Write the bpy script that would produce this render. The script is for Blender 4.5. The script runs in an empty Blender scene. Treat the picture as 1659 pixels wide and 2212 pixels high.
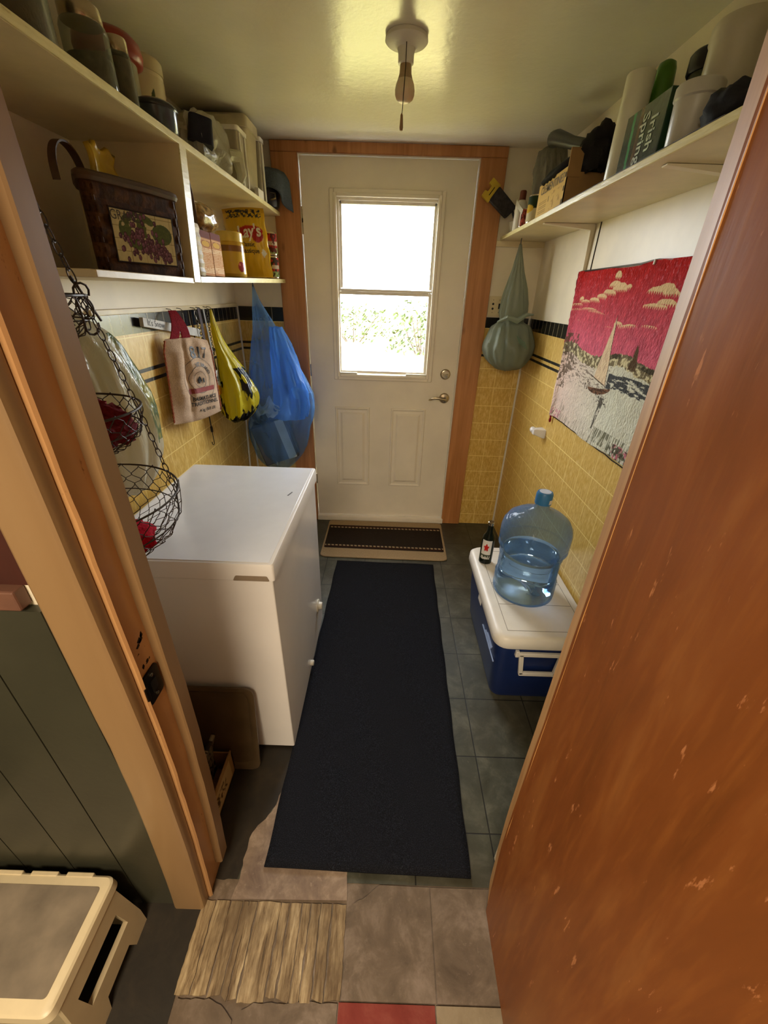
import bpy, math, random
import numpy as np
from mathutils import Vector, Matrix, noise as mnoise
sc = bpy.context.scene
C = sc.collection
PI = math.pi
rnd = random.Random(7)

# ------------------------------------------------------------------ camera
F, PITCH, YAW, ROLL, CAMH = 860.32, 0.4969, 0.0028, 0.0315, 1.4661
def cam_axes():
    cp, sp, cy, sy = math.cos(PITCH), math.sin(PITCH), math.cos(YAW), math.sin(YAW)
    f = Vector((-sy*cp, cy*cp, -sp)); r = Vector((cy, sy, 0)); u = r.cross(f)
    return math.cos(ROLL)*r + math.sin(ROLL)*u, -math.sin(ROLL)*r + math.cos(ROLL)*u, f
r_, u_, f_ = cam_axes()
cd = bpy.data.cameras.new('camera'); cam = bpy.data.objects.new('camera', cd); C.objects.link(cam)
cam.matrix_world = Matrix(((r_.x, u_.x, -f_.x, 0), (r_.y, u_.y, -f_.y, 0), (r_.z, u_.z, -f_.z, CAMH), (0, 0, 0, 1)))
cd.sensor_fit = 'VERTICAL'; cd.sensor_height = 36; cd.lens = F/2212*36; cd.clip_start = .02
sc.camera = cam

# ------------------------------------------------------------------ light and exposure
sc.view_settings.view_transform = 'Standard'; sc.view_settings.look = 'None'
sc.view_settings.exposure = 1.3; sc.view_settings.gamma = 1; sc.view_settings.use_curve_mapping = False
SKY, SUN, KITCHEN = 10.5, 2.0, 26.0
w = bpy.data.worlds.new('world'); sc.world = w; w.use_nodes = True
bg = w.node_tree.nodes['Background']; bg.inputs[0].default_value = (.93, .97, 1, 1); bg.inputs[1].default_value = SKY
sd = bpy.data.lights.new('sun', 'SUN'); sd.energy = SUN; sd.angle = .02; sd.color = (1, .95, .85)
so = bpy.data.objects.new('sun', sd); C.objects.link(so); so.rotation_euler = (math.radians(-38), math.radians(28), 0)   # over the house, onto the garden
pd = bpy.data.lights.new('window_portal', 'AREA'); pd.shape = 'RECTANGLE'; pd.size = .56; pd.size_y = .9
pd.cycles.is_portal = True
po = bpy.data.objects.new('window_portal', pd); C.objects.link(po); po.location = (-.04, 2.66, 1.47); po.rotation_euler = (-PI/2, 0, 0)
kd = bpy.data.lights.new('kitchen_light', 'AREA'); kd.shape = 'DISK'; kd.size = .8; kd.energy = KITCHEN; kd.color = (1, .84, .62)
ko = bpy.data.objects.new('kitchen_light', kd); C.objects.link(ko); ko.location = (-.40, -1.0, 2.06)

# ------------------------------------------------------------------ colour helpers and materials
def L(h):
    h = h.lstrip('#'); c = [int(h[i:i+2], 16)/255 for i in (0, 2, 4)]
    return tuple((x/12.92 if x <= .04045 else ((x+.055)/1.055)**2.4) for x in c)
def rgba(c): c = L(c) if isinstance(c, str) else c; return (c[0], c[1], c[2], 1)
class NT:
    def __init__(s, name):
        s.m = bpy.data.materials.new(name); s.m.use_nodes = True; s.t = s.m.node_tree
        s.b = s.t.nodes['Principled BSDF']; s.out = s.t.nodes['Material Output']
        s._o = None
    def n(s, typ, **k):
        nd = s.t.nodes.new('ShaderNode'+typ)
        for a, v in k.items():
            if a.startswith('i_'): nd.inputs[a[2:].replace('_', ' ')].default_value = v
            else: setattr(nd, a, v)
        return nd
    def l(s, a, b): s.t.links.new(a, b)
    def obj(s, scale=(1, 1, 1), loc=(0, 0, 0), rot=(0, 0, 0)):
        if not s._o: s._o = s.n('TexCoord')
        mp = s.n('Mapping'); mp.inputs['Scale'].default_value = scale; mp.inputs['Location'].default_value = loc; mp.inputs['Rotation'].default_value = rot
        s.l(s._o.outputs['Object'], mp.inputs[0]); return mp.outputs[0]
    def noise(s, vec, scale, detail=4, rough=.55, dist=0):
        nd = s.n('TexNoise'); nd.inputs['Scale'].default_value = scale; nd.inputs['Detail'].default_value = detail
        nd.inputs['Roughness'].default_value = rough; nd.inputs['Distortion'].default_value = dist
        s.l(vec, nd.inputs['Vector']); return nd.outputs[0]
    def ramp(s, fac, stops):
        nd = s.n('ValToRGB'); cr = nd.color_ramp
        while len(cr.elements) > 1: cr.elements.remove(cr.elements[-1])
        cr.elements[0].position = stops[0][0]; cr.elements[0].color = rgba(stops[0][1])
        for p, c in stops[1:]:
            e = cr.elements.new(p); e.color = rgba(c)
        s.l(fac, nd.inputs[0]); return nd.outputs[0]
    def mix(s, fac, a, b, mode='MIX'):
        nd = s.n('Mix', data_type='RGBA', blend_type=mode)
        for sock, v in ((nd.inputs[0], fac), (nd.inputs[6], a), (nd.inputs[7], b)):
            if hasattr(v, 'links'): s.l(v, sock)
            elif isinstance(v, (int, float)): sock.default_value = v
            else: sock.default_value = rgba(v)
        return nd.outputs[2]
    def math(s, op, a, b=0.0, c=None):
        nd = s.n('Math', operation=op)
        for i, v in enumerate((a, b) if c is None else (a, b, c)):
            if hasattr(v, 'links'): s.l(v, nd.inputs[i])
            else: nd.inputs[i].default_value = v
        return nd.outputs[0]
    def bump(s, h, strength=.3, dist=.005):
        nd = s.n('Bump'); nd.inputs['Strength'].default_value = strength; nd.inputs['Distance'].default_value = dist
        s.l(h, nd.inputs['Height']); s.l(nd.outputs[0], s.b.inputs['Normal'])
    def col(s, v):
        if hasattr(v, 'links'): s.l(v, s.b.inputs['Base Color'])
        else: s.b.inputs['Base Color'].default_value = rgba(v)
    def rough(s, v):
        if hasattr(v, 'links'): s.l(v, s.b.inputs['Roughness'])
        else: s.b.inputs['Roughness'].default_value = v

def plain(name, c, rough=.55, metal=0, var=.12, scale=14, bump=.1, bscale=60, spec=.5, stretch=(1, 1, 1)):
    t = NT(name); c = L(c) if isinstance(c, str) else c
    v = t.obj(stretch)
    nz = t.noise(v, scale, 5)
    lo = tuple(x*(1-var*1.6) for x in c); hi = tuple(min(1, x*(1+var)) for x in c)
    t.col(t.ramp(nz, [(.3, lo), (.7, hi)])); t.rough(rough); t.b.inputs['Metallic'].default_value = metal
    t.b.inputs['Specular IOR Level'].default_value = spec
    if bump: t.bump(t.noise(v, bscale, 3), bump, .003)
    return t.m
def wood(name, light, dark, grain=(14, 14, 1), rough=.45, knots=True, scale=2.2, bump=.15):
    t = NT(name); v = t.obj(grain)
    n1 = t.noise(v, scale, 6, .6, .6); n2 = t.noise(t.obj((3, 3, 1.1)), 2.0, 3)
    c = t.ramp(n1, [(.3, dark), (.5, tuple((a+b)/2 for a, b in zip(L(light), L(dark)))), (.68, light)])
    c = t.mix(t.ramp(n2, [(.35, (0, 0, 0)), (.75, (.5, .5, .5))]), c, light)
    if knots:
        vo = t.n('TexVoronoi'); vo.inputs['Scale'].default_value = 5; t.l(t.obj((1.3, 1.3, .55)), vo.inputs['Vector'])
        c = t.mix(t.ramp(vo.outputs['Distance'], [(0.0, (.9, .9, .9)), (.07, (.7, .7, .7)), (.11, (0, 0, 0))]), c, tuple(x*.35 for x in L(dark)))
    t.col(c); t.rough(rough); t.bump(n1, bump, .003); return t.m
def sheer(name, c, alpha=.5, rough=.15, transl=.5, wr=18, wb=.6, zones=.25):
    """thin plastic film: see-through, translucent and glossy"""
    t = NT(name); v = t.obj((1, 1, .45)); nz = t.noise(v, wr, 4, .6, .8)
    tr = t.n('BsdfTransparent'); tr.inputs[0].default_value = rgba(tuple(min(1, .60+x*.5) for x in L(c)))
    tl = t.n('BsdfTranslucent'); tl.inputs[0].default_value = rgba(c)
    t.col(c); t.rough(rough); t.bump(nz, wb, .01)
    bn = [n for n in t.t.nodes if n.type == 'BUMP'][0]; t.l(bn.outputs[0], tl.inputs['Normal'])
    m1 = t.n('MixShader'); m1.inputs[0].default_value = transl; t.l(t.b.outputs[0], m1.inputs[1]); t.l(tl.outputs[0], m1.inputs[2])
    m2 = t.n('MixShader'); a = t.math('MULTIPLY_ADD', t.noise(v, 5, 2), zones*2, alpha-zones)
    t.l(a, m2.inputs[0]); t.l(tr.outputs[0], m2.inputs[1]); t.l(m1.outputs[0], m2.inputs[2]); t.l(m2.outputs[0], t.out.inputs[0])
    return t.m
def clear(name, tint, rough=.03, body=.12, bodycol='#ffffff'):
    """clear glass or plastic as a thin wall: tinted see-through with reflections"""
    t = NT(name); t.col(bodycol); t.rough(rough)
    tr = t.n('BsdfTransparent'); tr.inputs[0].default_value = rgba(tint)
    lw = t.n('LayerWeight'); lw.inputs[0].default_value = .35
    f = t.math('MULTIPLY_ADD', lw.outputs['Facing'], .45, body); m = t.n('MixShader')
    t.l(f, m.inputs[0]); t.l(tr.outputs[0], m.inputs[1]); t.l(t.b.outputs[0], m.inputs[2]); t.l(m.outputs[0], t.out.inputs[0])
    return t.m
def attr_mat(name, rough=.6, bump=0, bscale=200, stretch=(1, 1, 1), spec=.5, dist=.004, trans=0):
    t = NT(name); a = t.n('Attribute', attribute_name='Col'); t.l(a.outputs['Color'], t.b.inputs['Base Color']); t.rough(rough)
    t.b.inputs['Specular IOR Level'].default_value = spec
    if bump: t.bump(t.noise(t.obj(stretch), bscale, 3), bump, dist)
    return t.m

# ------------------------------------------------------------------ mesh helpers (world coordinates)
def fil(poly, r, n=4):
    """round the corners of a 2D polygon"""
    out = []
    N = len(poly)
    for i in range(N):
        p = Vector(poly[i]); a = Vector(poly[i-1])-p; b = Vector(poly[(i+1) % N])-p
        rr = min(r, a.length*.49, b.length*.49); a.normalize(); b.normalize()
        for k in range(n+1):
            t = k/n; q = (p+a*rr)*(1-t)**2 + p*2*t*(1-t) + (p+b*rr)*t*t
            out.append((q.x, q.y))
    return out
class MB:
    def __init__(s): s.v = []; s.f = []; s.mi = []; s.cur = 0; s.M = None
    def addv(s, pts):
        n = len(s.v)
        for p in pts:
            p = Vector(p)
            if s.M is not None: p = s.M @ p
            s.v.append(tuple(p))
        return n
    def face(s, idx): s.f.append(tuple(idx)); s.mi.append(s.cur)
    def box(s, x0, x1, y0, y1, z0, z1):
        n = s.addv([(x0, y0, z0), (x1, y0, z0), (x1, y1, z0), (x0, y1, z0), (x0, y0, z1), (x1, y0, z1), (x1, y1, z1), (x0, y1, z1)])
        for q in ((0, 3, 2, 1), (4, 5, 6, 7), (0, 1, 5, 4), (1, 2, 6, 5), (2, 3, 7, 6), (3, 0, 4, 7)): s.face([n+i for i in q])
        return s
    def loft(s, loops, cap0=True, cap1=True, closed=True):
        m = len(loops[0]); base = [s.addv(l) for l in loops]
        for a, b in zip(base, base[1:]):
            for i in range(m if closed else m-1):
                j = (i+1) % m; s.face((a+i, a+j, b+j, b+i))
        if cap0: s.face([base[0]+i for i in range(m)][::-1])
        if cap1: s.face([base[-1]+i for i in range(m)])
        return s
    def lathe(s, prof, c=(0, 0, 0), seg=28, axis='z', cap=True, sx=1, sy=1):
        loops = []
        for r, z in prof:
            lp = []
            for i in range(seg):
                a = 2*PI*i/seg; p = (r*sx*math.cos(a), r*sy*math.sin(a), z)
                if axis == 'y': p = (p[0], -p[2], p[1])
                if axis == 'x': p = (p[2], p[0], p[1])
                lp.append((c[0]+p[0], c[1]+p[1], c[2]+p[2]))
            loops.append(lp)
        return s.loft(loops, cap, cap)
    def prism(s, poly, fn, d0, d1):
        """polygon (u,v) extruded from depth d0 to d1, fn(u,v,d)->xyz"""
        return s.loft([[fn(u, v, d0) for u, v in poly], [fn(u, v, d1) for u, v in poly]])
    def rrect(s, levels, n=5):
        """levels: (z,x0,x1,y0,y1,r)"""
        loops = []
        for z, x0, x1, y0, y1, r in levels:
            loops.append([(x, y, z) for x, y in fil([(x0, y0), (x1, y0), (x1, y1), (x0, y1)], r, n)])
        return s.loft(loops)
    def tube(s, path, r, seg=6, closed=False, caps=True):
        P = [Vector(p) for p in path]; N = len(P); loops = []
        up = None
        for i in range(N):
            if closed: t = P[(i+1) % N]-P[i-1]
            else: t = P[min(i+1, N-1)]-P[max(i-1, 0)]
            if t.length < 1e-9: t = Vector((0, 0, 1))
            t.normalize()
            if up is None:
                up = t.cross(Vector((.31, .52, .8)));  up.normalize()
            up = up - t*up.dot(t)
            if up.length < 1e-6: up = t.orthogonal()
            up.normalize(); bi = t.cross(up)
            rr = r[i] if isinstance(r, (list, tuple)) else r
            loops.append([P[i]+(up*math.cos(2*PI*k/seg)+bi*math.sin(2*PI*k/seg))*rr for k in range(seg)])
        if closed: loops.append(loops[0])
        return s.loft(loops, caps and not closed, caps and not closed)
    def grid(s, nu, nv, fn, wrap=False):
        n = s.addv([fn(i/nu, j/nv) for j in range(nv+1) for i in range(nu+1)])
        for j in range(nv):
            for i in range(nu):
                a = n+j*(nu+1)+i; s.face((a, a+1, a+nu+2, a+nu+1))
        return s
    def text(s, txt, size, fn, bold=0, align='CENTER', sx=1.0):
        """flat lettering, fn(u,v)->xyz"""
        cu = bpy.data.curves.new('t', 'FONT'); cu.body = txt; cu.size = size; cu.align_x = align; cu.align_y = 'CENTER'
        cu.offset = bold; cu.resolution_u = 3; cu.space_line = .95
        o = bpy.data.objects.new('t', cu); C.objects.link(o)
        dg = bpy.context.evaluated_depsgraph_get(); me = bpy.data.meshes.new_from_object(o.evaluated_get(dg))
        n = s.addv([fn(v.co.x*sx, v.co.y) for v in me.vertices])
        for p in me.polygons: s.face([n+i for i in p.vertices])
        bpy.data.objects.remove(o); bpy.data.curves.remove(cu); bpy.data.meshes.remove(me); return s
    def build(s, name, mats, parent=None, bevel=0, smooth=35, sub=0, solid=0, bseg=2):
        me = bpy.data.meshes.new(name); me.from_pydata(s.v, [], s.f); 
        for m in (mats if isinstance(mats, (list, tuple)) else [mats]): me.materials.append(m)
        me.polygons.foreach_set('material_index', s.mi)
        me.validate(); me.update()
        if smooth:
            me.polygons.foreach_set('use_smooth', [True]*len(me.polygons))
            me.set_sharp_from_angle(angle=math.radians(smooth))
        o = bpy.data.objects.new(name, me); C.objects.link(o)
        if parent:
            o.parent = parent; pl = parent
            off = Vector((0, 0, 0))
            while pl: off += pl.location; pl = pl.parent
            o.location = -off
        if solid: md = o.modifiers.new('s', 'SOLIDIFY'); md.thickness = solid; md.offset = 0
        if bevel: md = o.modifiers.new('b', 'BEVEL'); md.width = bevel; md.segments = bseg; md.limit_method = 'ANGLE'
        if sub: md = o.modifiers.new('u', 'SUBSURF'); md.levels = sub; md.render_levels = sub
        return o
def B(*a):
    return MB().box(*a)
def thing(name, label, cat, loc=(0, 0, 0), group=None):
    o = bpy.data.objects.new(name, None); C.objects.link(o); o.location = loc; o.empty_display_size = .05
    o['label'] = label; o['category'] = cat
    if group: o['group'] = group
    return o
def tag(o, label, cat, group=None):
    o['label'] = label; o['category'] = cat
    if group: o['group'] = group
    return o
def struct(o): o['kind'] = 'structure'; return o
def painted(name, nu, nv, pos, colf, mat, parent=None, solid=0):
    """sheet whose own print is computed per point: pos(U,V)->x,y,z arrays; colf(U,V)->r,g,b arrays (linear)"""
    U, V = np.meshgrid(np.linspace(0, 1, nu+1), np.linspace(0, 1, nv+1))
    x, y, z = pos(U, V); co = np.stack([np.broadcast_to(a, U.shape) for a in (x, y, z)], -1).reshape(-1, 3)
    idx = np.arange((nu+1)*(nv+1)).reshape(nv+1, nu+1)
    q = np.stack([idx[:-1, :-1], idx[:-1, 1:], idx[1:, 1:], idx[1:, :-1]], -1).reshape(-1, 4)
    me = bpy.data.meshes.new(name); me.from_pydata(co.tolist(), [], q.tolist()); me.materials.append(mat)
    ca = me.color_attributes.new('Col', 'FLOAT_COLOR', 'POINT')
    c = np.ones((co.shape[0], 4), np.float32); c[:, :3] = colf(U, V).reshape(-1, 3)
    ca.data.foreach_set('color', c.ravel()); me.polygons.foreach_set('use_smooth', [True]*len(me.polygons)); me.update()
    o = bpy.data.objects.new(name, me); C.objects.link(o)
    if parent:
        o.parent = parent; off = Vector((0, 0, 0)); pl = parent
        while pl: off += pl.location; pl = pl.parent
        o.location = -off
    if solid: md = o.modifiers.new('s', 'SOLIDIFY'); md.thickness = solid; md.offset = 1
    return o
def vnoise(x, y, seed=0):
    xi, yi = np.floor(x).astype(int), np.floor(y).astype(int); xf, yf = x-xi, y-yi
    h = lambda a, b: (np.sin(a*127.1+b*311.7+seed*74.7)*43758.5453) % 1.0
    u, v = xf*xf*(3-2*xf), yf*yf*(3-2*yf)
    return (h(xi, yi)*(1-u)+h(xi+1, yi)*u)*(1-v)+(h(xi, yi+1)*(1-u)+h(xi+1, yi+1)*u)*v
def fbm(x, y, seed=0, o=4):
    s = 0; a = .5
    for i in range(o): s = s+a*vnoise(x*2**i, y*2**i, seed+i); a *= .5
    return s/.94
def lay(base, mask, col):
    m = np.clip(mask, 0, 1)[..., None]; return base*(1-m)+np.array(L(col) if isinstance(col, str) else col)*m
def flat(U, col): return np.ones(U.shape+(3,))*np.array(L(col))

def bag_mesh(levels, folds=9, amp=.12, seed=1, seg=48, sub=6, creases=0.0):
    """hanging bag: levels (z,cx,cy,rx,ry) top to bottom, smoothed, with vertical folds"""
    lv = []
    n = len(levels)
    for i in range(n-1):
        p0, p1, p2, p3 = [np.array(levels[max(0, min(n-1, k))]) for k in (i-1, i, i+1, i+2)]
        for k in range(sub):
            t = k/sub; lv.append(.5*((2*p1)+(p2-p0)*t+(2*p0-5*p1+4*p2-p3)*t*t+(3*p1-p0-3*p2+p3)*t**3))
    lv.append(np.array(levels[-1])); m = MB(); loops = []
    for i, (z, cx, cy, rx, ry) in enumerate(lv):
        t = i/(len(lv)-1); lp = []
        for k in range(seg):
            a = 2*PI*k/seg
            nf = mnoise.noise(Vector((math.cos(a)*folds*.35+seed*9, math.sin(a)*folds*.35, t*2.2+seed)))
            n2 = mnoise.noise(Vector((math.cos(a)*3+seed*3, math.sin(a)*3, t*9)))
            n3 = abs(mnoise.noise(Vector((math.cos(a+t*2)*5+seed, math.sin(a+t*2)*5, t*14))))
            g = 1+amp*nf*2+amp*.6*n2-creases*n3
            lp.append((cx+max(.002, abs(rx))*g*math.cos(a), cy+max(.002, abs(ry))*g*math.sin(a), z+.01*n2))
        loops.append(lp)
    m.loft(loops); return m
def blob(c, r, seed=0, amp=.25, freq=2.5, nu=22, nv=14, squash=(1, 1, 1)):
    m = MB(); loops = []
    for j in range(1, nv):
        th = PI*j/nv; lp = []
        for i in range(nu):
            a = 2*PI*i/nu; d = Vector((math.sin(th)*math.cos(a), math.sin(th)*math.sin(a), math.cos(th)))
            k = 1+amp*mnoise.noise(d*freq+Vector((seed, seed*2, 0)))+amp*.4*mnoise.noise(d*freq*3+Vector((seed, 0, 5)))
            lp.append((c[0]+d.x*r*k*squash[0], c[1]+d.y*r*k*squash[1], c[2]+d.z*r*k*squash[2]))
        loops.append(lp)
    return m.loft(loops)

# ------------------------------------------------------------------ materials
M = {}
t = NT('ceiling_paint'); v = t.obj(); t.col(t.ramp(t.noise(v, 3, 4), [(.3, '#dcd6c2'), (.7, '#e6e0cc')]))
t.rough(t.math('MULTIPLY_ADD', t.noise(v, 8, 3), .12, .16)); t.b.inputs['Specular IOR Level'].default_value = .6
t.bump(t.noise(v, 42, 4, .6), .35, .0022); M['ceiling'] = t.m
M['cream'] = plain('cream_wall_paint', '#ece0c6', .42, var=.06, scale=5, bump=.12, bscale=30)
M['shelf'] = plain('cream_shelf_paint', '#dccba2', .38, var=.08, scale=9, bump=.2, bscale=45)
t = NT('pale_worn_edge_paint'); v = t.obj((1, 1, 1)); n = t.noise(t.obj((6, 1, 6)), 22, 5)
t.col(t.ramp(n, [(.30, '#b8a468'), (.36, '#dccf92'), (.7, '#eadfa8')])); t.rough(.35); t.bump(n, .3, .003); M['shelf_edge'] = t.m
M['door_white'] = plain('white_door_paint', '#e6dcca', .36, var=.05, scale=4, bump=.05)
M['sash'] = plain('white_sash_vinyl', '#e4dccc', .35, var=.05)
M['white'] = plain('white_enamel', '#e4e0dc', .22, var=.03, scale=4, bump=.03)
M['white_plastic'] = plain('white_plastic', '#dcd6c8', .38, var=.05)
M['pine'] = wood('varnished_pine', '#c08450', '#98602f', grain=(18, 18, .9))
M['oldpaint'] = wood('tan_gloss_door_frame_paint', '#937550', '#866845', grain=(6, 6, .6), knots=False, rough=.34, scale=1.4, bump=.08)
t = NT('orange_brown_jamb_paint'); v = t.obj((3, 3, 1)); n = t.noise(v, 9, 5)
t.col(t.mix(t.ramp(t.noise(t.obj((9, 9, 3)), 9, 5, .7), [(.66, (0, 0, 0)), (.72, (1, 1, 1))]), t.ramp(n, [(.3, '#b5875a'), (.7, '#c0925f')]), '#7a4a22'))
t.rough(.33); t.bump(n, .2, .003); M['jamb'] = t.m
# tile panel material: yellow marbled hardboard scored as tiles, black cap row and two black pencil lines
def tile_mat(name, along, ztop, zc, zl1, zl2):
    t = NT(name); o = t.n('TexCoord'); sp = t.n('SeparateXYZ'); t.l(o.outputs['Object'], sp.inputs[0])
    a, z = sp.outputs[along], sp.outputs['Z']; T = .1125
    def line(s, off, wd, per=T):
        f = t.math('FRACT', t.math('DIVIDE', t.math('ADD', s, off), per)); d = t.math('ABSOLUTE', t.math('SUBTRACT', f, .5))
        return t.math('GREATER_THAN', d, .5-wd/per)
    g = t.math('MAXIMUM', line(z, 10*T-.81+T/2, .0018), line(a, 10*T+.02, .0014))
    n1 = t.noise(t.obj((3, 3, 1)), 34, 5, .65); n2 = t.noise(t.obj(), 4, 3)
    base = t.ramp(n1, [(.34, '#c09a48'), (.5, '#d2ae5c'), (.64, '#e0c47c')])
    base = t.mix(t.math('MULTIPLY', n2, .3), base, '#c4973f')
    c = t.mix(t.math('MULTIPLY', g, .95), base, '#efd98c')
    def band(lo, hi): return t.math('MULTIPLY', t.math('GREATER_THAN', z, lo), t.math('LESS_THAN', z, hi))
    pen = t.math('MAXIMUM', band(zl1-.013, zl1), band(zl2-.013, zl2))
    gr = t.math('MULTIPLY', line(a, 10*T+.02, .0016, T), 1)
    blk = t.mix(gr, '#15130f', '#7f745a')
    c = t.mix(pen, c, blk); cap = t.math('MULTIPLY', t.math('GREATER_THAN', z, zc), 1)
    gr2 = line(a, 10*T+.02, .0018, T/2 if along == 'Y' else T)
    c = t.mix(cap, c, t.mix(gr2, '#14120f', '#8d8166')); t.col(c); t.rough(t.math('MULTIPLY_ADD', cap, -.1, .3)); t.bump(t.math('SUBTRACT', n1, g), .12, .002)
    return t.m
M['tileR'] = tile_mat('yellow_tile_board_right', 'Y', 1.374, 1.313, 1.205, 1.178)
M['tileL'] = tile_mat('yellow_tile_board_left', 'Y', 1.392, 1.326, 1.209, 1.172)
M['tileB'] = tile_mat('yellow_tile_board_back', 'X', 1.374, 1.318, 1.207, 1.174)
# floor materials
def tilefloor(name, cols, T=.2375, ox=0, oy=0, joint='#16140f', rough=.4, jw=.0022):
    t = NT(name); v = t.obj(); br = t.n('TexBrick', offset=0, squash=1)
    br.inputs['Scale'].default_value = 1; br.inputs['Mortar Size'].default_value = jw; br.inputs['Brick Width'].default_value = T; br.inputs['Row Height'].default_value = T
    br.inputs['Mortar Smooth'].default_value = .3; br.inputs['Bias'].default_value = 0
    br.inputs['Color1'].default_value = (0, 0, 0, 1); br.inputs['Color2'].default_value = (1, 1, 1, 1); br.inputs['Mortar'].default_value = (.5, .5, .5, 1)
    t.l(t.obj(loc=(ox, oy, 0)), br.inputs['Vector'])
    n = t.noise(v, 11, 7, .68, .4); n2 = t.noise(v, 60, 4, .7); n3 = t.noise(v, 2.2, 3)
    c = t.ramp(n, [(.28, cols[0]), (.5, cols[1]), (.72, cols[2])])
    c = t.mix(t.math('MULTIPLY', br.outputs['Color'], .35), c, cols[0])
    c = t.mix(t.ramp(n2, [(.6, (0, 0, 0)), (.75, (.5, .5, .5))]), c, cols[2])
    c = t.mix(t.ramp(n3, [(.45, (0, 0, 0)), (.7, (.6, .6, .6))]), c, cols[3])
    c = t.mix(br.outputs['Fac'], c, joint); t.col(c); t.rough(t.math('MULTIPLY_ADD', n, .3, rough-.1)); t.bump(t.math('SUBTRACT', n, br.outputs['Fac']), .25, .003); return t.m
M['greenfloor'] = tilefloor('worn_green_floor_tile', ['#2f2f24', '#454539', '#646253', '#3a3020'], ox=-.122+.2375*4, oy=-.857+.2375*8)
M['greyfloor'] = tilefloor('worn_grey_brown_tile', ['#4c4034', '#6c5c4b', '#928070', '#5e4e3e'], T=5, ox=2, oy=2)
M['redfloor'] = tilefloor('worn_red_tile', ['#6a2219', '#7c2d22', '#8c4434', '#6a2c22'], T=5, ox=2, oy=2)
M['beigefloor'] = tilefloor('worn_beige_tile', ['#75654f', '#8a7a60', '#9c8c72', '#7c6a54'], T=5, ox=2, oy=2)
M['darkfloor'] = tilefloor('dark_shaded_old_floor', ['#17120a', '#241c0f', '#352a18', '#1c160b'], T=5, ox=2, oy=2, rough=.55)  # old brown floor, darkened further to carry the shade left of the runner
M['ply'] = tilefloor('worn_underlay', ['#57443a', '#84705d', '#b09c86', '#50403a'], T=5, ox=2, oy=2, rough=.6)
t = NT('split_old_floorboards'); v = t.obj((16, 1.6, 1)); n = t.noise(v, 5, 8, .72, .5); n2 = t.noise(t.obj((3, 2, 1)), 4, 4)
c = t.ramp(n, [(.3, '#2c1f12'), (.42, '#7a6446'), (.54, '#a48e6a'), (.72, '#ccb892')]); c = t.mix(t.ramp(n2, [(.42, (0, 0, 0)), (.62, (.75, .75, .75))]), c, '#5c4830')
t.col(c); t.rough(.65); t.bump(n, .9, .004); M['planks'] = t.m
# carpet
t = NT('charcoal_carpet'); n = t.noise(t.obj(), 420, 2, .7); n2 = t.noise(t.obj(), 3, 2)
t.col(t.mix(t.math('MULTIPLY', n2, .5), t.ramp(n, [(.35, '#0d0e12'), (.55, '#1c1e25'), (.75, '#3c404c')]), '#1c1a1c')); t.rough(.95); t.b.inputs['Specular IOR Level'].default_value = .1
t.bump(n, .8, .004); M['runner'] = t.m
M['beige_mat'] = plain('beige_mat_pile', '#a08a6c', .95, var=.12, scale=200, bump=.5, bscale=300, spec=.1)
M['brown_mat'] = plain('dark_brown_mat_pile', '#2c241e', .95, var=.2, scale=220, bump=.5, bscale=300, spec=.1)
# brown veneer door: stain plus scratches
t = NT('orange_brown_door_veneer'); n = t.noise(t.obj((2.5, 5, .8)), 3, 5, .6, .5); n4 = t.noise(t.obj((1, 30, 2.5)), 3, 4)
c = t.ramp(n, [(.3, '#78431c'), (.5, '#884c20'), (.7, '#985e2c')]); c = t.mix(t.ramp(n4, [(.5, (0, 0, 0)), (.8, (.3, .3, .3))]), c, '#b4702f')
s1 = t.noise(t.obj((1, 34, 7), rot=(.5, 0, 0)), 2.2, 5, .65); s1 = t.ramp(s1, [(.655, (0, 0, 0)), (.70, (.7, .7, .7))])
c = t.mix(s1, c, '#d08a58'); t.col(c); t.rough(t.math('MULTIPLY_ADD', n, .2, .28)); t.bump(n, .15, .004); M['veneer'] = t.m
M['raw_edge'] = wood('bare_door_edge_wood', '#d8a262', '#b87c3c', grain=(12, 12, 1.3), knots=True, rough=.5)
M['chrome'] = plain('satin_nickel', '#b8aa92', .25, metal=1, var=.05)
M['brass_dark'] = plain('dark_worn_metal', '#2a2118', .35, metal=.8, var=.3)
M['wire'] = plain('dark_iron_wire', '#3a2c1e', .5, metal=.3, var=.2)
M['chain_silver'] = plain('steel_chain', '#6a655c', .35, metal=.9, var=.2)
M['green_panel'] = plain('dark_green_wainscot_paint', '#3a392c', .38, var=.1, scale=5)
M['red_panel'] = plain('dark_red_wall', '#3c140c', .5)
M['black'] = plain('black_plastic', '#0e0d0d', .4, var=.2)
M['navy'] = plain('navy_plastic', '#12265a', .38, var=.1, scale=8, bump=.08)
M['cooler_lid'] = plain('off_white_cooler_lid', '#e2dcd2', .4, var=.04, bump=.05)
M['red_knit'] = plain('red_knit_wool', '#a81024', .9, var=.25, scale=120, bump=.8, bscale=160, spec=.1)
M['maroon_knit'] = plain('dark_red_knit_wool', '#6a1c1e', .9, var=.25, scale=120, bump=.8, bscale=160, spec=.1)
M['kraft'] = plain('brown_cardboard', '#9a7444', .75, var=.08, scale=20)
M['blue_film'] = sheer('clear_blue_plastic_film', '#90c2fa', .30, .10, .65, 20, 1.0, .16)
M['white_film'] = sheer('white_plastic_film', '#cfc9b0', .88, .22, .45, 16, .7, .1)
M['clear_film'] = sheer('cloudy_clear_plastic_film', '#cfc8b8', .62, .15, .4, 18, .8, .2)
M['yellow_film'] = sheer('yellow_plastic_film', '#e0cc28', .92, .22, .5, 14, .6, .06)
M['green_film'] = sheer('pale_green_plastic_film', '#9fa896', .80, .35, .45, 16, .6, .1)
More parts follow.
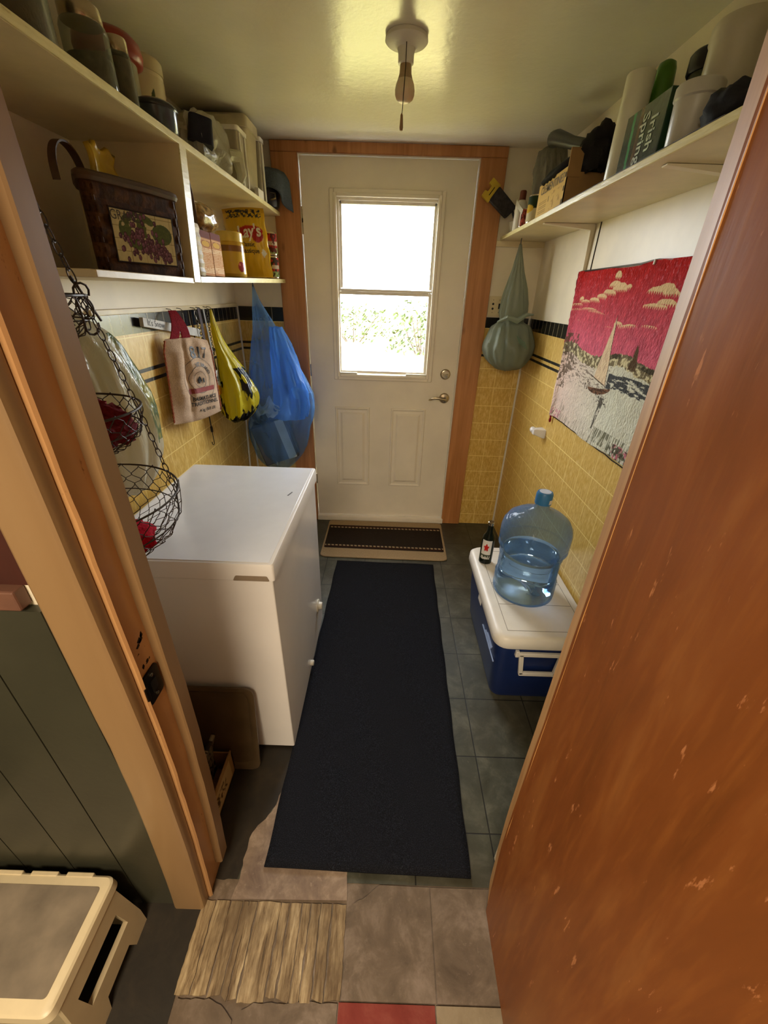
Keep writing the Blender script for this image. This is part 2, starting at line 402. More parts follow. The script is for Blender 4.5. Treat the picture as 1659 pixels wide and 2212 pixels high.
M['glass'] = clear('window_glass', (.98, .99, 1), .01, .01)
M['jar'] = clear('jar_glass', (.80, .84, .78), .04, .16, '#a8aa98')
M['bin'] = clear('frosted_bin_plastic', (.75, .72, .64), .25, .45, '#cfc6ae')
t = NT('blue_bottle_plastic'); t.col('#5c84b4'); t.rough(.04); t.bump(t.noise(t.obj((1, 1, 2.2)), 14, 3, .5, 1.5), .5, .012); t.b.inputs['Transmission Weight'].default_value = 0
tr = t.n('BsdfTransparent'); tr.inputs[0].default_value = (.70, .83, .97, 1); lw = t.n('LayerWeight'); lw.inputs[0].default_value = .45
f = t.math('MULTIPLY_ADD', lw.outputs['Facing'], .5, .16); mx = t.n('MixShader'); t.l(f, mx.inputs[0]); t.l(tr.outputs[0], mx.inputs[1]); t.l(t.b.outputs[0], mx.inputs[2]); t.l(mx.outputs[0], t.out.inputs[0])
M['jug'] = t.m
t = NT('water'); t.col((.78, .89, .98)); t.rough(.0); t.b.inputs['Transmission Weight'].default_value = 1; t.b.inputs['IOR'].default_value = 1.33; t.bump(t.noise(t.obj((1, 1, 2.0)), 9, 2), .25, .01); M['water'] = t.m
M['print'] = attr_mat('printed_paper', .75, spec=.15)
M['print_gloss'] = attr_mat('printed_glossy_film', .22, .35, 30)
M['pile'] = attr_mat('printed_plush_pile', .9, .9, 130, (1, 1, .6), .1, .008)
M['ink'] = plain('black_ink', '#17150f', .6, var=.05, bump=0)
M['burlap'] = plain('burlap_cloth', '#c6aa8e', .9, var=.12, scale=240, bump=.7, bscale=380, spec=.1)
M['red_tape'] = plain('dark_red_webbing', '#8c1020', .8, var=.15, scale=150, bump=.5, bscale=200, spec=.2)
M['grey_towel'] = plain('grey_terry_towel', '#4c5358', .95, var=.15, scale=150, bump=.8, bscale=260, spec=.1)
M['red_lid'] = plain('red_plastic_lid', '#8e2418', .35, var=.1)
M['brown_leather'] = plain('woven_brown_band', '#4b3018', .5, var=.2, scale=40)

# ------------------------------------------------------------------ room shell
XL, XR, D, ZC = -.90, .808, 2.58, 2.122
def wallquad(name, boxes, mat, bevel=0):
    m = MB()
    for b in boxes: m.box(*b)
    return struct(m.build(name, mat, smooth=0, bevel=bevel))
# floors
wallquad('floor_pantry', [(XL, XR, .49, D+.14, -.03, 0)], M['greenfloor'])
wallquad('floor_kitchen', [(-2.2, 1.6, -2.2, .49, -.03, -.001)], M['greyfloor'])
def slab(name, poly, z0, z1, mat, fr=0):
    m = MB(); m.prism(poly, lambda u, v, d: (u, v, d), z0, z1); return struct(m.build(name, mat, smooth=0))
def ragged(pts, amp=.006, step=.012, seed=3, skip=()):
    out = []; r = random.Random(seed); N = len(pts)
    for i in range(N):
        a = Vector(pts[i]); b = Vector(pts[(i+1) % N]); n = max(1, int((b-a).length/step)); nn = Vector((-(b-a).y, (b-a).x)).normalized()
        if i in skip: out.append(tuple(a)); continue
        off = 0
        for k in range(n):
            off = off*.6+r.uniform(-amp, amp); q = a+(b-a)*(k/n)+nn*(off if k else 0); out.append((q.x, q.y))
    return out
slab('floor_dark_shaded_strip', ragged([(XL, .49), (-.385, .49), (-.372, .60), (-.318, .68), (-.30, .86), (-.29, .94), (XL, .94)], .003), 0, .001, M['darkfloor'])  # bare dark brown floor behind the jamb, its shade painted into the colour
slab('floor_underlay_patch', ragged([(-.387, .447), (-.07, .452), (-.075, .517), (-.10, .95), (-.295, .95), (-.300, .80), (-.322, .68), (-.376, .60), (-.378, .52)], .003, skip=(0,)), 0, .003, M['ply'])
slab('floor_dark_kitchen_strip', [(-2.2, -2.2), (-.455, -2.2), (-.455, .20), (-.462, .43), (-.60, .44), (-2.2, .44)], 0, .001, M['darkfloor'])
m = MB(); r = random.Random(5); xs = [-.462, -.425, -.385, -.352, -.335, -.312, -.247, -.222, -.19, -.165, -.138, -.108, -.068]
for a, b in zip(xs, xs[1:]):
    z = r.uniform(.0015, .004); e = .0016
    poly = ragged([(a+e, .272+r.uniform(-.006, .006)), (b-e, .272+r.uniform(-.006, .006)), (b-e, .443), (a+e, .443)], .0016, .01, seed=int(a*1000))
    m.prism(poly, lambda u, v, d: (u, v, d), -.001, z)
struct(m.build('floor_boards_patch', M['planks'], smooth=0))
slab('floor_tile_grey', ragged([(-.066, .275), (.159, .275), (.159, .485), (.02, .487), (-.028, .455), (-.05, .445), (-.062, .36)], .0018, .01, skip=(0, 1, 2)), 0, .0035, M['greyfloor'])
slab('floor_tile_grey_right', [(.162, .275), (.34, .275), (.34, .485), (.162, .485)], 0, .0035, M['greyfloor'])
slab('floor_tile_red', [(-.071, .10), (.155, .10), (.155, .272), (-.071, .272)], 0, .0035, M['redfloor'])
slab('floor_tile_beige', [(.158, .10), (.34, .10), (.34, .272), (.158, .272)], 0, .0035, M['beigefloor'])
slab('floor_tile_near', ragged([(-.302, .10), (-.074, .10), (-.074, .270), (-.27, .267), (-.296, .255)], .002, .01, skip=(0, 1)), 0, .0035, M['greyfloor'])
slab('floor_tile_near_left', ragged([(-.45, .10), (-.312, .10), (-.312, .24), (-.345, .262), (-.366, .268), (-.45, .270)], .002, .01, skip=(0, 1)), 0, .0035, M['greyfloor'])
# walls of the pantry
TZ = 1.374
wallquad('wall_right', [(XR, XR+.1, .44, D+.14, 0, ZC)], M['cream'])
wallquad('wall_left', [(XL-.1, XL, .56, D+.14, 0, ZC)], M['cream'])
wallquad('wall_back', [(XL, -.50, D, D+.14, 0, ZC), (.425, XR, D, D+.14, 0, ZC), (-.50, .425, D, D+.14, 2.085, ZC)], M['cream'])
wallquad('trim_1', [(XR-.005, XR, .5, D, 0.0, TZ)], M['tileR'])
wallquad('trim_2', [(XL, XL+.005, .56, D, 0, 1.392)], M['tileL'])
wallquad('trim_3', [(XL+.005, -.62, D-.005, D, 0, 1.392), (.54, XR-.005, D-.005, D, 0, TZ)], M['tileB'])
wallquad('trim_4', [(XR-.014, XR-.004, D-.015, D-.004, 0, 1.39)], M['white_plastic'], .002)      # metal corner strip
wallquad('trim_5', [(XL+.004, XL+.013, D-.014, D-.004, 0, 1.405)], M['white_plastic'], .002)
wallquad('trim_6', [(XL, XL+.012, 1.30, D-.01, 1.388, 1.405)], M['shelf'], .002)
wallquad('ceiling', [(-2.2, 1.6, -2.2, D+.14, ZC, ZC+.03)], M['ceiling'])
# seam in the right wall sheet
wallquad('trim_7', [(XR-.003, XR, 1.915, 1.919, TZ, 1.745)], M['brass_dark'])
# doorway wall and header, kitchen shell
wallquad('wall_doorway', [(XL, -.47, .45, .56, 0, ZC), (-.47, .40, .45, .56, 2.04, ZC), (.36, XR, .45, .56, 0, ZC)], M['cream'])
wallquad('wall_kitchen_front', [(-2.2, -.50, .44, .449, 1.09, ZC), (.36, 1.6, .44, .449, 0, ZC)], M['red_panel'])
m = MB()
for k in range(14):
    x1 = -.50-k*.122; m.box(x1-.119, x1, .434, .449, 0.0, 1.045); m.box(x1-.122, x1-.119, .440, .449, 0.0, 1.045)
struct(m.build('wall_wainscot', M['green_panel'], smooth=0))
wallquad('trim_8', [(-2.2, -.52, .428, .449, 1.050, 1.085)], plain('dull_rail_paint', '#6e4a3a', .5), .003)
wallquad('wall_kitchen_left', [(-2.3, -2.2, -2.2, .44, 0, ZC)], M['cream'])
wallquad('wall_kitchen_right', [(1.6, 1.7, -2.2, .44, 0, ZC)], M['cream'])
wallquad('wall_kitchen_back', [(-2.2, 1.6, -2.3, -2.2, 0, ZC)], M['cream'])

# left door frame: cross-section swept upward, flaring outward near its worn foot
def flare(z): return 1+.085*max(0, (.75-z)/.75)**1.6
def sweep(name, poly, z0, z1, mat, n=26, parent=None, wob=0.0, seed=1):
    m = MB(); loops = []
    P = []
    for i in range(len(poly)):
        a = poly[i]; b = poly[(i+1) % len(poly)]; P.append(a)
        P.append(((a[0]+b[0])/2, (a[1]+b[1])/2))
    for k in range(n+1):
        z = z0+(z1-z0)*k/n
        loops.append([(x*flare(z)+wob*mnoise.noise(Vector((x*30, z*14, seed))), y, z) for x, y in P])
    m.loft(loops); return m.build(name, mat, parent, smooth=30)
fr = struct(thing('door_frame', '', '', (-.45, .44, 0)))
fr.name = 'trim_9'; del fr['label']; del fr['category']
sweep('casing', [(-.492, .449), (-.490, .427), (-.485, .424), (-.423, .424), (-.417, .427), (-.415, .434), (-.415, .449)], .0, 2.1, M['oldpaint'], parent=fr, wob=.0015)
sweep('jamb', [(-.52, .451), (-.409, .451), (-.406, .455), (-.409, .4585), (-.412, .460), (-.412, .56), (-.52, .56)], .0, 2.1, M['jamb'], parent=fr, wob=.002, n=60)
sweep('stop', [(-.414, .505), (-.397, .505), (-.394, .508), (-.394, .540), (-.397, .543), (-.414, .543)], .06, 2.1, M['oldpaint'], parent=fr, wob=.0015)
# strike plate on the jamb
st = thing('strike_plate', 'dark worn metal strike plate fixed to the left door jamb', 'strike plate', (-.41, .48, .84))
m = MB(); m.M = Matrix.Translation((-.4095, .478, .838)); m.prism(fil([(-.022, -.034), (.022, -.034), (.022, .034), (-.022, .034)], .008), lambda u, v, d: (d, u, v), -.002, .0025)
m.box(-.0, .004, -.026, -.018, -.016, .016); m.build('plate', M['brass_dark'], st, bevel=.001)
m = MB(); m.box(-.4075, -.4058, .470, .486, .826, .85); m.build('latch_opening', M['black'], st)
m = MB()
for z in (.815, .862): MB().lathe([(.0035, -.0015), (.0035, .001), (.001, .0015)], (-.4065, .478, z), 10, 'x').build('screw', M['chrome'], st)
# worn bare patch above the plate
rr = random.Random(3); m = MB()
for k in range(16):
    y = .478+rr.uniform(-.016, .018); z = .90+rr.uniform(-.02, .04); dz = rr.uniform(.004, .014); dy = rr.uniform(.002, .008)
    m.prism([(y, z), (y+dy, z+dz*.3), (y+dy*.6, z+dz), (y-dy*.5, z+dz*.5)], lambda u, v, d: (d, u, v), -.4125, -.4112)
m.build('paint_chips', M['brass_dark'], fr, smooth=0)

# right side: frame post and open brown door
def rpost(name, poly, mat, z1=2.1, wob=0.0015, parent=None):
    m = MB(); loops = []
    for k in range(31):
        z = z1*k/30; s = 1+.05*max(0, (.45-z)/.45)**1.5-.012*max(0, z-.9)
        loops.append([(x*s+wob*mnoise.noise(Vector((y*40, z*11, 2))), y, z) for x, y in poly])
    m.loft(loops); return m.build(name, mat, parent, smooth=30)
post = rpost('trim_10', [(.3025, .455), (.3185, .452), (.40, .452), (.40, .53), (.335, .53), (.3215, .508), (.319, .505)], M['raw_edge'])
struct(post)
dr = thing('door_2', '', '', (.32, .45, 0)); del dr['label']; del dr['category']; struct(dr)
m = MB(); loops = []
for k in range(41):
    z = .008+2.06*k/40; s = 1+.02*max(0, (.45-z)/.45)-.010*max(0, z-.9); yy = .462-.024*max(0, (.3-z)/.3)+.0015*mnoise.noise(Vector((z*30, 0, 0)))
    loops.append([(.303*s, yy, z), (.303*s, -.34, z), (.338*s, -.34, z), (.338*s, yy-.012, z)])
m.loft(loops); m.build('door_panel', M['veneer'], dr, smooth=30)
# back door -------------------------------------------------------------
d1 = thing('door_1', '', '', (-.04, D, .04)); del d1['label']; del d1['category']; struct(d1)
x0, x1, z0, z1 = -.487, .410, .042, 2.07; wx0, wx1, wz0, wz1 = -.325, .245, 1.02, 1.925
m = MB(); m.box(x0, wx0, D, D+.044, z0, z1).box(wx1, x1, D, D+.044, z0, z1).box(wx0, wx1, D, D+.044, z0, wz0).box(wx0, wx1, D, D+.044, wz1, z1)
m.build('slab', M['door_white'], d1, smooth=0)
def frame(name, a0, a1, c0, c1, wd, y0, y1, mat, parent, bev=.003):
    m = MB(); m.box(a0, a0+wd, y0, y1, c0, c1).box(a1-wd, a1, y0, y1, c0, c1).box(a0+wd, a1-wd, y0, y1, c1-wd, c1).box(a0+wd, a1-wd, y0, y1, c0, c0+wd)
    return m.build(name, mat, parent, bevel=bev)
frame('window_frame', -.342, .262, 1.0, 1.945, .024, D-.014, D+.05, M['door_white'], d1, .005)
frame('window_frame', -.322, .243, 1.018, 1.927, .018, D-.019, D+.02, M['door_white'], d1, .004)
us = frame('upper_sash', -.304, .232, 1.484, 1.909, .013, D-.006, D+.014, M['sash'], d1, .002)
m = MB(); m.box(-.291, -.279, D+.003, D+.02, 1.50, 1.895).box(.207, .219, D+.003, D+.02, 1.50, 1.895).box(-.291, .219, D+.003, D+.02, 1.882, 1.896)
m.build('channel', M['sash'], us, bevel=.002)
ls = frame('lower_sash', -.312, .224, 1.040, 1.484, .016, D-.001, D+.03, M['sash'], d1, .002)
B(-.29, .215, D+.008, D+.011, 1.497, 1.89).build('pane', M['glass'], us); B(-.296, .208, D+.018, D+.021, 1.056, 1.468).build('pane', M['glass'], ls)
m = MB(); m.box(-.315, -.2, D-.016, D+.004, 1.036, 1.046).box(.10, .228, D-.016, D+.004, 1.036, 1.046); m.build('sash_clip', M['white_plastic'], ls, bevel=.002)
for (a, b) in ((-.345, -.12), (.017, .242)):      # the two raised panels
    m = MB()
    def ring(p0, p1):
        def lp(p): o, y = p; return [(a+o, y, .281+o), (b-o, y, .281+o), (b-o, y, .831-o), (a+o, y, .831-o)]
        return lp(p0), lp(p1)
    prof = [(0, D+.0005), (.004, D-.006), (.011, D-.006), (.018, D+.0), (.034, D-.001), (.047, D-.008)]
    m.loft([[(a+o, y, .281+o), (b-o, y, .281+o), (b-o, y, .831-o), (a+o, y, .831-o)] for o, y in prof], cap0=False); m.build('raised_panel', M['door_white'], d1, smooth=0, bevel=.0015)
db = MB().lathe([(.031, 0), (.031, .006), (.026, .012), (.022, .013), (.022, .018), (.0, .019)], (.345, D, 1.05), 28, 'y').build('deadbolt', M['chrome'], d1)
MB().box(.331, .359, D-.032, D-.019, 1.046, 1.054).build('thumb_turn', M['chrome'], db, bevel=.002)
lv = MB().lathe([(.032, 0), (.032, .006), (.027, .013), (.012, .016), (.012, .045), (.0, .046)], (.352, D, .905), 28, 'y').build('lever_handle', M['chrome'], d1)
m = MB(); m.tube([(.352, D-.044, .905), (.335, D-.05, .907), (.31, D-.052, .914), (.285, D-.05, .914), (.262, D-.047, .906), (.25, D-.045, .900)], [.012, .010, .0085, .008, .006, .003], 10); m.build('lever', M['chrome'], lv)
for z in (1.83, 1.78, 1.05, .32): B(-.493, -.483, D-.004, D+.01, z-.035, z+.035).build('hinge', M['chrome'], d1, bevel=.001)
# frame around the back door
def casing(name, b):
    return struct(B(*b).build(name, M['pine'], bevel=.003))
casing('trim_11', (-.626, -.493, D-.022, D+.0, 0.0, 2.078)); casing('trim_12', (.418, .547, D-.022, D+.0, 0.0, 2.078))
casing('trim_13', (-.626, .547, D-.024, D+.0, 2.078, ZC-.001))
wallquad('trim_14', [(-.499, -.490, D-.006, D+.11, 0.02, 2.085), (.412, .421, D-.006, D+.11, .02, 2.085), (-.49, .412, D-.006, D+.11, 2.073, 2.082)], M['sash'], .001)
wallquad('trim_15', [(-.492, .425, D-.03, D+.13, 0, .038)], M['door_white'], .004)
# outside -------------------------------------------------------------
t = NT('autumn_lawn'); n = t.noise(t.obj(), 1.2, 6, .7); t.col(t.ramp(n, [(.3, '#5d6424'), (.5, '#7d7436'), (.7, '#937a50')])); t.rough(.9); M['lawn'] = t.m
wallquad('ground_lawn', [(-40, 40, D+.5, 70, -.35, -.30)], M['lawn'])
wallquad('wall_outside', [(-.9, .9, D+.14, D+.24, -.3, 0.0)], M['cream'])
M['leafg'] = plain('yellow_green_leaves', '#3a4718', .6, var=.5, scale=2); M['leafr'] = plain('pink_red_leaves', '#74384a', .6, var=.4, scale=2); M['bark'] = plain('bark', '#4d4034', .9)
def bush(x, y, r, h, mat, seed, label, n=700):
    b = thing('bush', label, 'bush', (x, y, -.3), 'bushes beyond the lawn'); rr = random.Random(seed); m = MB()
    for k in range(n):
        th = rr.uniform(0, 2*PI); q = rr.random()**.4; ph = rr.uniform(.05, 1)
        p = Vector((x+math.cos(th)*r*q*math.sqrt(1-ph*ph*.8), y+math.sin(th)*r*q*.7, -.3+h*ph*(.55+.45*q)))
        s = rr.uniform(.05, .11); a = Vector((rr.gauss(0, 1), rr.gauss(0, 1), rr.gauss(0, 1))).normalized(); c = a.orthogonal().normalized(); d = a.cross(c)
        i = m.addv([p+c*s, p+d*s*.5, p-c*s, p-d*s*.5]); m.face((i, i+1, i+2, i+3))
    m.build('foliage', mat, b, smooth=0)
    m = MB()
    for k in range(7):
        a = rr.uniform(0, 2*PI); m.tube([(x+math.cos(a)*r*.15, y+math.sin(a)*r*.1, -.3), (x+math.cos(a)*r*.4, y+math.sin(a)*r*.3, -.3+h*.4), (x+math.cos(a)*r*.6, y+math.sin(a)*r*.4, -.3+h*.8)], [.03, .02, .008], 5)
    m.build('stems', M['bark'], b)
bush(-1.6, 18.5, 2.0, 1.5, M['leafg'], 1, 'yellow green bush past the lawn, behind the middle of the door window')
bush(1.1, 15.0, 1.4, 1.7, M['leafg'], 2, 'yellow green bush past the lawn, behind the right of the door window')
bush(2.4, 12.2, .6, 1.6, M['leafr'], 3, 'pink red bush seen at the right edge of the door window', 500)
bush(-4.2, 18, 1.8, .9, M['leafg'], 4, 'low pale bush past the lawn at the left of the door window', 400)

# ------------------------------------------------------------------ shelves
s = thing('wall_shelf', 'long cream painted plank shelf high on the left wall with pale worn front edge', 'shelf', (-.75, 1.5, 1.818))
B(XL, -.603, .57, D-.001, 1.818, 1.835).build('board', M['shelf'], s, bevel=.001)
B(-.603, -.599, .57, D-.001, 1.818, 1.835).build('worn_edge', M['shelf_edge'], s, bevel=.001)
s = thing('shelf_divider', 'upright cream board between the two levels of left shelf, beside the grape basket', 'shelf divider', (-.75, 1.42, 1.50))
m = MB(); m.prism([(1.382, 1.487), (1.425, 1.487), (1.472, 1.818), (1.432, 1.818)], lambda u, v, d: (d, u, v), XL, -.602); m.build('board', M['shelf'], s)
m = MB(); m.prism([(1.382, 1.487), (1.425, 1.487), (1.472, 1.818), (1.432, 1.818)], lambda u, v, d: (d, u, v), -.602, -.598); m.build('worn_edge', M['shelf_edge'], s)
s = tag(B(XL, -.60, .93, 1.384, 1.483, 1.498).build('lower_shelf', M['shelf'], bevel=.0015), 'short cream lower shelf under the grape basket on the left wall', 'shelf')
s = thing('lower_shelf', 'cream lower shelf on the left wall holding the yellow snack bag and boxes', 'shelf', (-.75, 1.9, 1.49))
def sl(x0, x1, mat, n):
    m = MB(); m.prism([(1.429, 1.487), (D-.001, 1.515), (D-.001, 1.533), (1.431, 1.503)], lambda u, v, d: (d, u, v), x0, x1); return m.build(n, mat, s)
sl(XL, -.602, M['shelf'], 'board'); sl(-.602, -.598, M['shelf_edge'], 'worn_edge')
s = thing('wall_shelf', 'long cream painted shelf high on the right wall above the sailboat tapestry', 'shelf', (.7, 1.5, 1.743))
B(.573, XR-.001, .60, D-.001, 1.743, 1.760).build('board', M['shelf'], s, bevel=.001)
B(.568, .573, .60, D-.001, 1.743, 1.759).build('worn_edge', M['shelf_edge'], s, bevel=.001)
def bracket(y, lab):
    b = thing('shelf_bracket', lab, 'shelf bracket', (XR, y, 1.60), 'brackets under the right shelf')
    m = MB(); w_ = .011
    m.prism(fil([(XR-.001, 1.742), (.60, 1.742), (.60, 1.7385), (XR-.018, 1.722), (XR-.012, 1.56), (XR-.001, 1.55)], .004), lambda u, v, d: (u, d, v), y-w_, y+w_); m.build('arm', M['cream'], b, bevel=.001)
bracket(1.975, 'cream metal bracket under right shelf near the hanging green bag'); bracket(1.165, 'cream metal bracket under right shelf nearest the brown door')
s = tag(B(.547, XR-.001, D-.014, D-.001, 1.715, 1.7425).build('shelf_cleat', M['shelf'], bevel=.001), 'cream wooden strip on the back wall under the right shelf end', 'wooden strip')

# ------------------------------------------------------------------ ceiling lamp
lp = thing('ceiling_lamp', 'white porcelain ceiling lampholder with a bare bulb and pull cord', 'ceiling lamp', (.018, 1.655, ZC))
c0 = (.018, 1.655, 0)
MB().lathe([(.060, ZC-.0005), (.062, 2.112), (.058, 2.108), (.036, 2.104), (.026, 2.097), (.023, 2.085), (.0225, 2.066), (.019, 2.064)], c0, 36).build('lampholder', M['white_plastic'], lp)
MB().lathe([(.016, 2.068), (.017, 2.058), (.018, 2.045), (.022, 2.033), (.0225, 2.032)], c0, 28).build('bulb_base', plain('tan_bulb_collar', '#a48a64', .4), lp)
t = NT('frosted_bulb'); t.col('#cdb898'); t.rough(.35); t.b.inputs['Subsurface Weight'].default_value = .3
MB().lathe([(.0225, 2.032), (.027, 2.022), (.0295, 2.01), (.029, 1.999), (.025, 1.990), (.016, 1.9835), (.004, 1.981)], c0, 28).build('bulb', t.m, lp)
m = MB(); m.tube([(.018, 1.625, 2.10), (.0175, 1.625, 2.05), (.012, 1.626, 1.95)], .0012, 5); m.build('pull_cord', M['brass_dark'], lp)
MB().lathe([(.001, 1.951), (.0035, 1.947), (.0045, 1.932), (.0055, 1.918), (.004, 1.911), (.001, 1.910)], (.011, 1.626, 0), 14).build('cord_pull', plain('wooden_pull', '#8a6a44', .5), lp)

# ------------------------------------------------------------------ freezer
fz = thing('chest_freezer', 'white chest freezer standing against the left wall beside the dark runner', 'freezer', (-.55, 1.2, 0))
m = MB(); m.rrect([(.014, -.80, -.302, .866, 1.540, .006), (.768, -.80, -.302, .866, 1.540, .006)], 3); m.build('cabinet', M['white'], fz, smooth=30)
lid = MB(); lid.rrect([(.774, -.806, -.294, .859, 1.546, .008), (.820, -.806, -.294, .859, 1.546, .010), (.826, -.803, -.297, .862, 1.543, .010), (.827, -.799, -.301, .866, 1.539, .010)], 4)
lo = lid.build('lid', M['white'], fz, smooth=30)
m = MB(); m.box(-.795, -.307, .870, 1.536, .8268, .8282); m.build('top_panel', plain('white_lid_top', '#dfe0e4', .16, var=.02, bump=.02), lo, bevel=.001)
B(-.796, -.31, .872, 1.534, .766, .776).build('gasket', plain('grey_gasket', '#8a8078', .6), fz)
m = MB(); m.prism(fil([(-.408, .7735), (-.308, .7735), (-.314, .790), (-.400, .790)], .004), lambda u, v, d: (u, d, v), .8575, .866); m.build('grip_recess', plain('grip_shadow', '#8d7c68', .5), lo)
MB().prism(fil([(1.31, .865-.68), (1.335, .13), (1.36, .13)], .002), lambda u, v, d: (d, u, v), -.302, -.301)
dl = MB().lathe([(.031, 0), (.031, .003), (.026, .006)], (-.302, 1.435, .175), 26, 'x').build('dial_plate', M['white_plastic'], fz)
MB().lathe([(.019, 0), (.017, .014), (.015, .016)], (-.297, 1.435, .175), 20, 'x').build('dial', M['white_plastic'], dl)
MB().lathe([(.012, 0), (.012, .012), (.009, .014)], (-.302, 1.21, .05), 16, 'x').build('drain_plug', M['white_plastic'], fz)
for k, (x, y) in enumerate(((-.77, .90), (-.33, .90), (-.77, 1.50), (-.33, 1.50))): MB().lathe([(.014, 0), (.014, .014)], (x, y, 0), 12).build('foot', M['black'], fz)
m = MB(); m.M = Matrix.Translation((-.345, 1.29, .8284)) @ Matrix.Rotation(1.25, 4, 'Z'); m.box(-.016, .016, -.0025, .0025, 0, .0004); m.build('scuff', plain('scuff_grey', '#5b5a5c', .6), lo)

# ------------------------------------------------------------------ floor coverings
rn = thing('runner_rug', 'long dark charcoal carpet runner lying along the floor to the back door', 'rug', (0, 1.2, 0))
m = MB(); m.M = Matrix.Translation((-.3194, .5174, .0)) @ Matrix.Rotation(-.0179, 4, 'Z')
m.grid(24, 60, lambda u, v: (.004+u*.596+.0015*math.sin(v*40), v*1.5146, .0075+.0012*math.sin(u*9+v*7)))
o = m.build('pile', M['runner'], rn, solid=.007)
dm = thing('doormat', 'beige edged dark brown doormat with dashed lines before the back door', 'doormat', (0, 2.3, 0))
m = MB(); m.prism(fil([(-.405, 2.095), (-.378, 2.078), (.375, 2.070), (.405, 2.085), (.412, 2.54), (-.405, 2.54)], .03), lambda u, v, d: (u, v, d), .001, .011); m.build('border', M['beige_mat'], dm, bevel=.004)
m = MB(); m.prism(fil([(-.392, 2.175), (.392, 2.16), (.396, 2.46), (-.392, 2.465)], .01), lambda u, v, d: (u, v, d), .010, .013); cp = m.build('centre_panel', M['brown_mat'], dm, bevel=.002)
def mcol(U, V):
    c = flat(U, '#2c241e')*(.8+.4*fbm(U*200, V*60, 2)[..., None]); d = (((V > .075) & (V < .125)) | ((V > .875) & (V < .925)))
    c = lay(c, (d & ((U*31+V*3) % 1 < .62)).astype(float), '#a08a6c'); return lay(c, (((V > .03) & (V < .07)) | ((V > .93) & (V < .97))).astype(float), '#3c1c14')
painted('dashed_print', 300, 100, lambda U, V: (-.388+.778*U, 2.175-.013*U+(.287+.009*U)*V, .0140+0*U), mcol, attr_mat('mat_print', .95, .5, 300, spec=.1), cp)

# ------------------------------------------------------------------ cooler, water bottle, small bottle
co = thing('cooler', 'navy blue cooler with white lid standing on the floor by the right wall', 'cooler', (.61, 1.36, 0))
m = MB(); m.rrect([(.004, .470, .765, 1.115, 1.625, .045), (.03, .462, .772, 1.105, 1.635, .05), (.20, .447, .783, 1.088, 1.648, .05), (.335, .437, .790, 1.075, 1.655, .05)], 7); m.build('body', M['navy'], co, smooth=40)
m = MB(); m.rrect([(.333, .426, .798, 1.060, 1.668, .055), (.340, .420, .800, 1.055, 1.672, .06), (.374, .422, .799, 1.058, 1.670, .06), (.385, .432, .792, 1.068, 1.660, .055), (.3855, .445, .780, 1.082, 1.646, .05)], 7)
cl = m.build('lid', M['cooler_lid'], co, smooth=50)
M['groove'] = plain('lid_groove', '#8f887c', .6)
m = MB(); 
for a in ((.470, .764), ): 
    for b in ((.470, .472, 1.10, 1.625), (.762, .764, 1.10, 1.625), (.470, .764, 1.10, 1.102), (.470, .764, 1.625, 1.627), (.470, .764, 1.245, 1.247), (.470, .764, 1.38, 1.382), (.470, .764, 1.52, 1.522)): m.box(*b, .3853, .3860)
m.build('groove_lines', M['groove'], cl, smooth=0)
hd = MB(); P = [(.515, .300), (.700, .300), (.692, .195), (.538, .195)]
hd.box(.508, .522, 1.066, 1.094, .283, .312).box(.690, .704, 1.066, 1.094, .283, .312)
for a, b in (((.520, .297), (.695, .297)), ((.530, .297), (.545, .192)), ((.682, .297), (.675, .192)), ((.538, .194), (.682, .194))):
    (ax, az), (bx, bz) = a, b; d = Vector((bx-ax, bz-az)).normalized(); n_ = Vector((-d.y, d.x))*.0085
    hd.prism([(ax+n_.x, az+n_.y), (ax-n_.x, az-n_.y), (bx-n_.x, bz-n_.y), (bx+n_.x, bz+n_.y)], lambda u, v, d: (u, d, v), 1.064, 1.076)
hd.build('handle', M['cooler_lid'], co, bevel=.002)
m = MB(); m.box(.4255, .4285, 1.33, 1.38, .30, .325); m.build('latch', M['cooler_lid'], co, bevel=.001)
m = MB(); m.text('Cooler', .036, lambda u, v: (.4405, 1.24-u, .24+v)); m.box(.4395, .4412, 1.14, 1.34, .212, .2145); m.v = [(p[0]-.001, p[1], p[2]) for p in m.v]; 
# painted pale stripes of the side emblem (illegible in the photo)
m = MB(); m.box(.4400, .4445, 1.10, 1.30, .218, .2215).box(.4395, .444, 1.15, 1.25, .236, .240).box(.4390, .4435, 1.14, 1.22, .252, .2555); m.build('side_emblem', plain('pale_blue_print', '#8fa0c4', .5), co)

jx, jy, jz = .593, 1.345, .386
JR, JH = .935, .915
wb = thing('water_bottle', 'large blue clear plastic water bottle standing on the cooler lid', 'water bottle', (jx, jy, jz))
prof = [(.02, .0), (.122, .0), (.131, .008), (.132, .03), (.128, .040), (.132, .052), (.132, .088), (.127, .098), (.1275, .16), (.1275, .19), (.131, .200), (.126, .210), (.128, .224), (.136, .232), (.142, .245), (.141, .256), (.137, .262), (.142, .272), (.142, .325), (.137, .350), (.121, .378), (.090, .400), (.055, .416), (.034, .426), (.028, .438), (.027, .470)]
prof = [(a*JR, b*JH) for a, b in prof]
m = MB(); loops = []
for r0, z in prof:
    lp_ = []
    for i in range(56):
        a = 2*PI*i/56; k = 1
        da = abs(((a-5.35+PI) % (2*PI))-PI)      # grip recess facing the camera side
        if .06 < z < .23: k -= .16*max(0, 1-da/.55)**1.2*math.sin((z-.06)/.17*PI)
        lp_.append((jx+r0*k*math.cos(a), jy+r0*k*math.sin(a), jz+z))
    loops.append(lp_)
m.loft(loops, True, False); m.build('shell', M['jug'], wb, smooth=60)
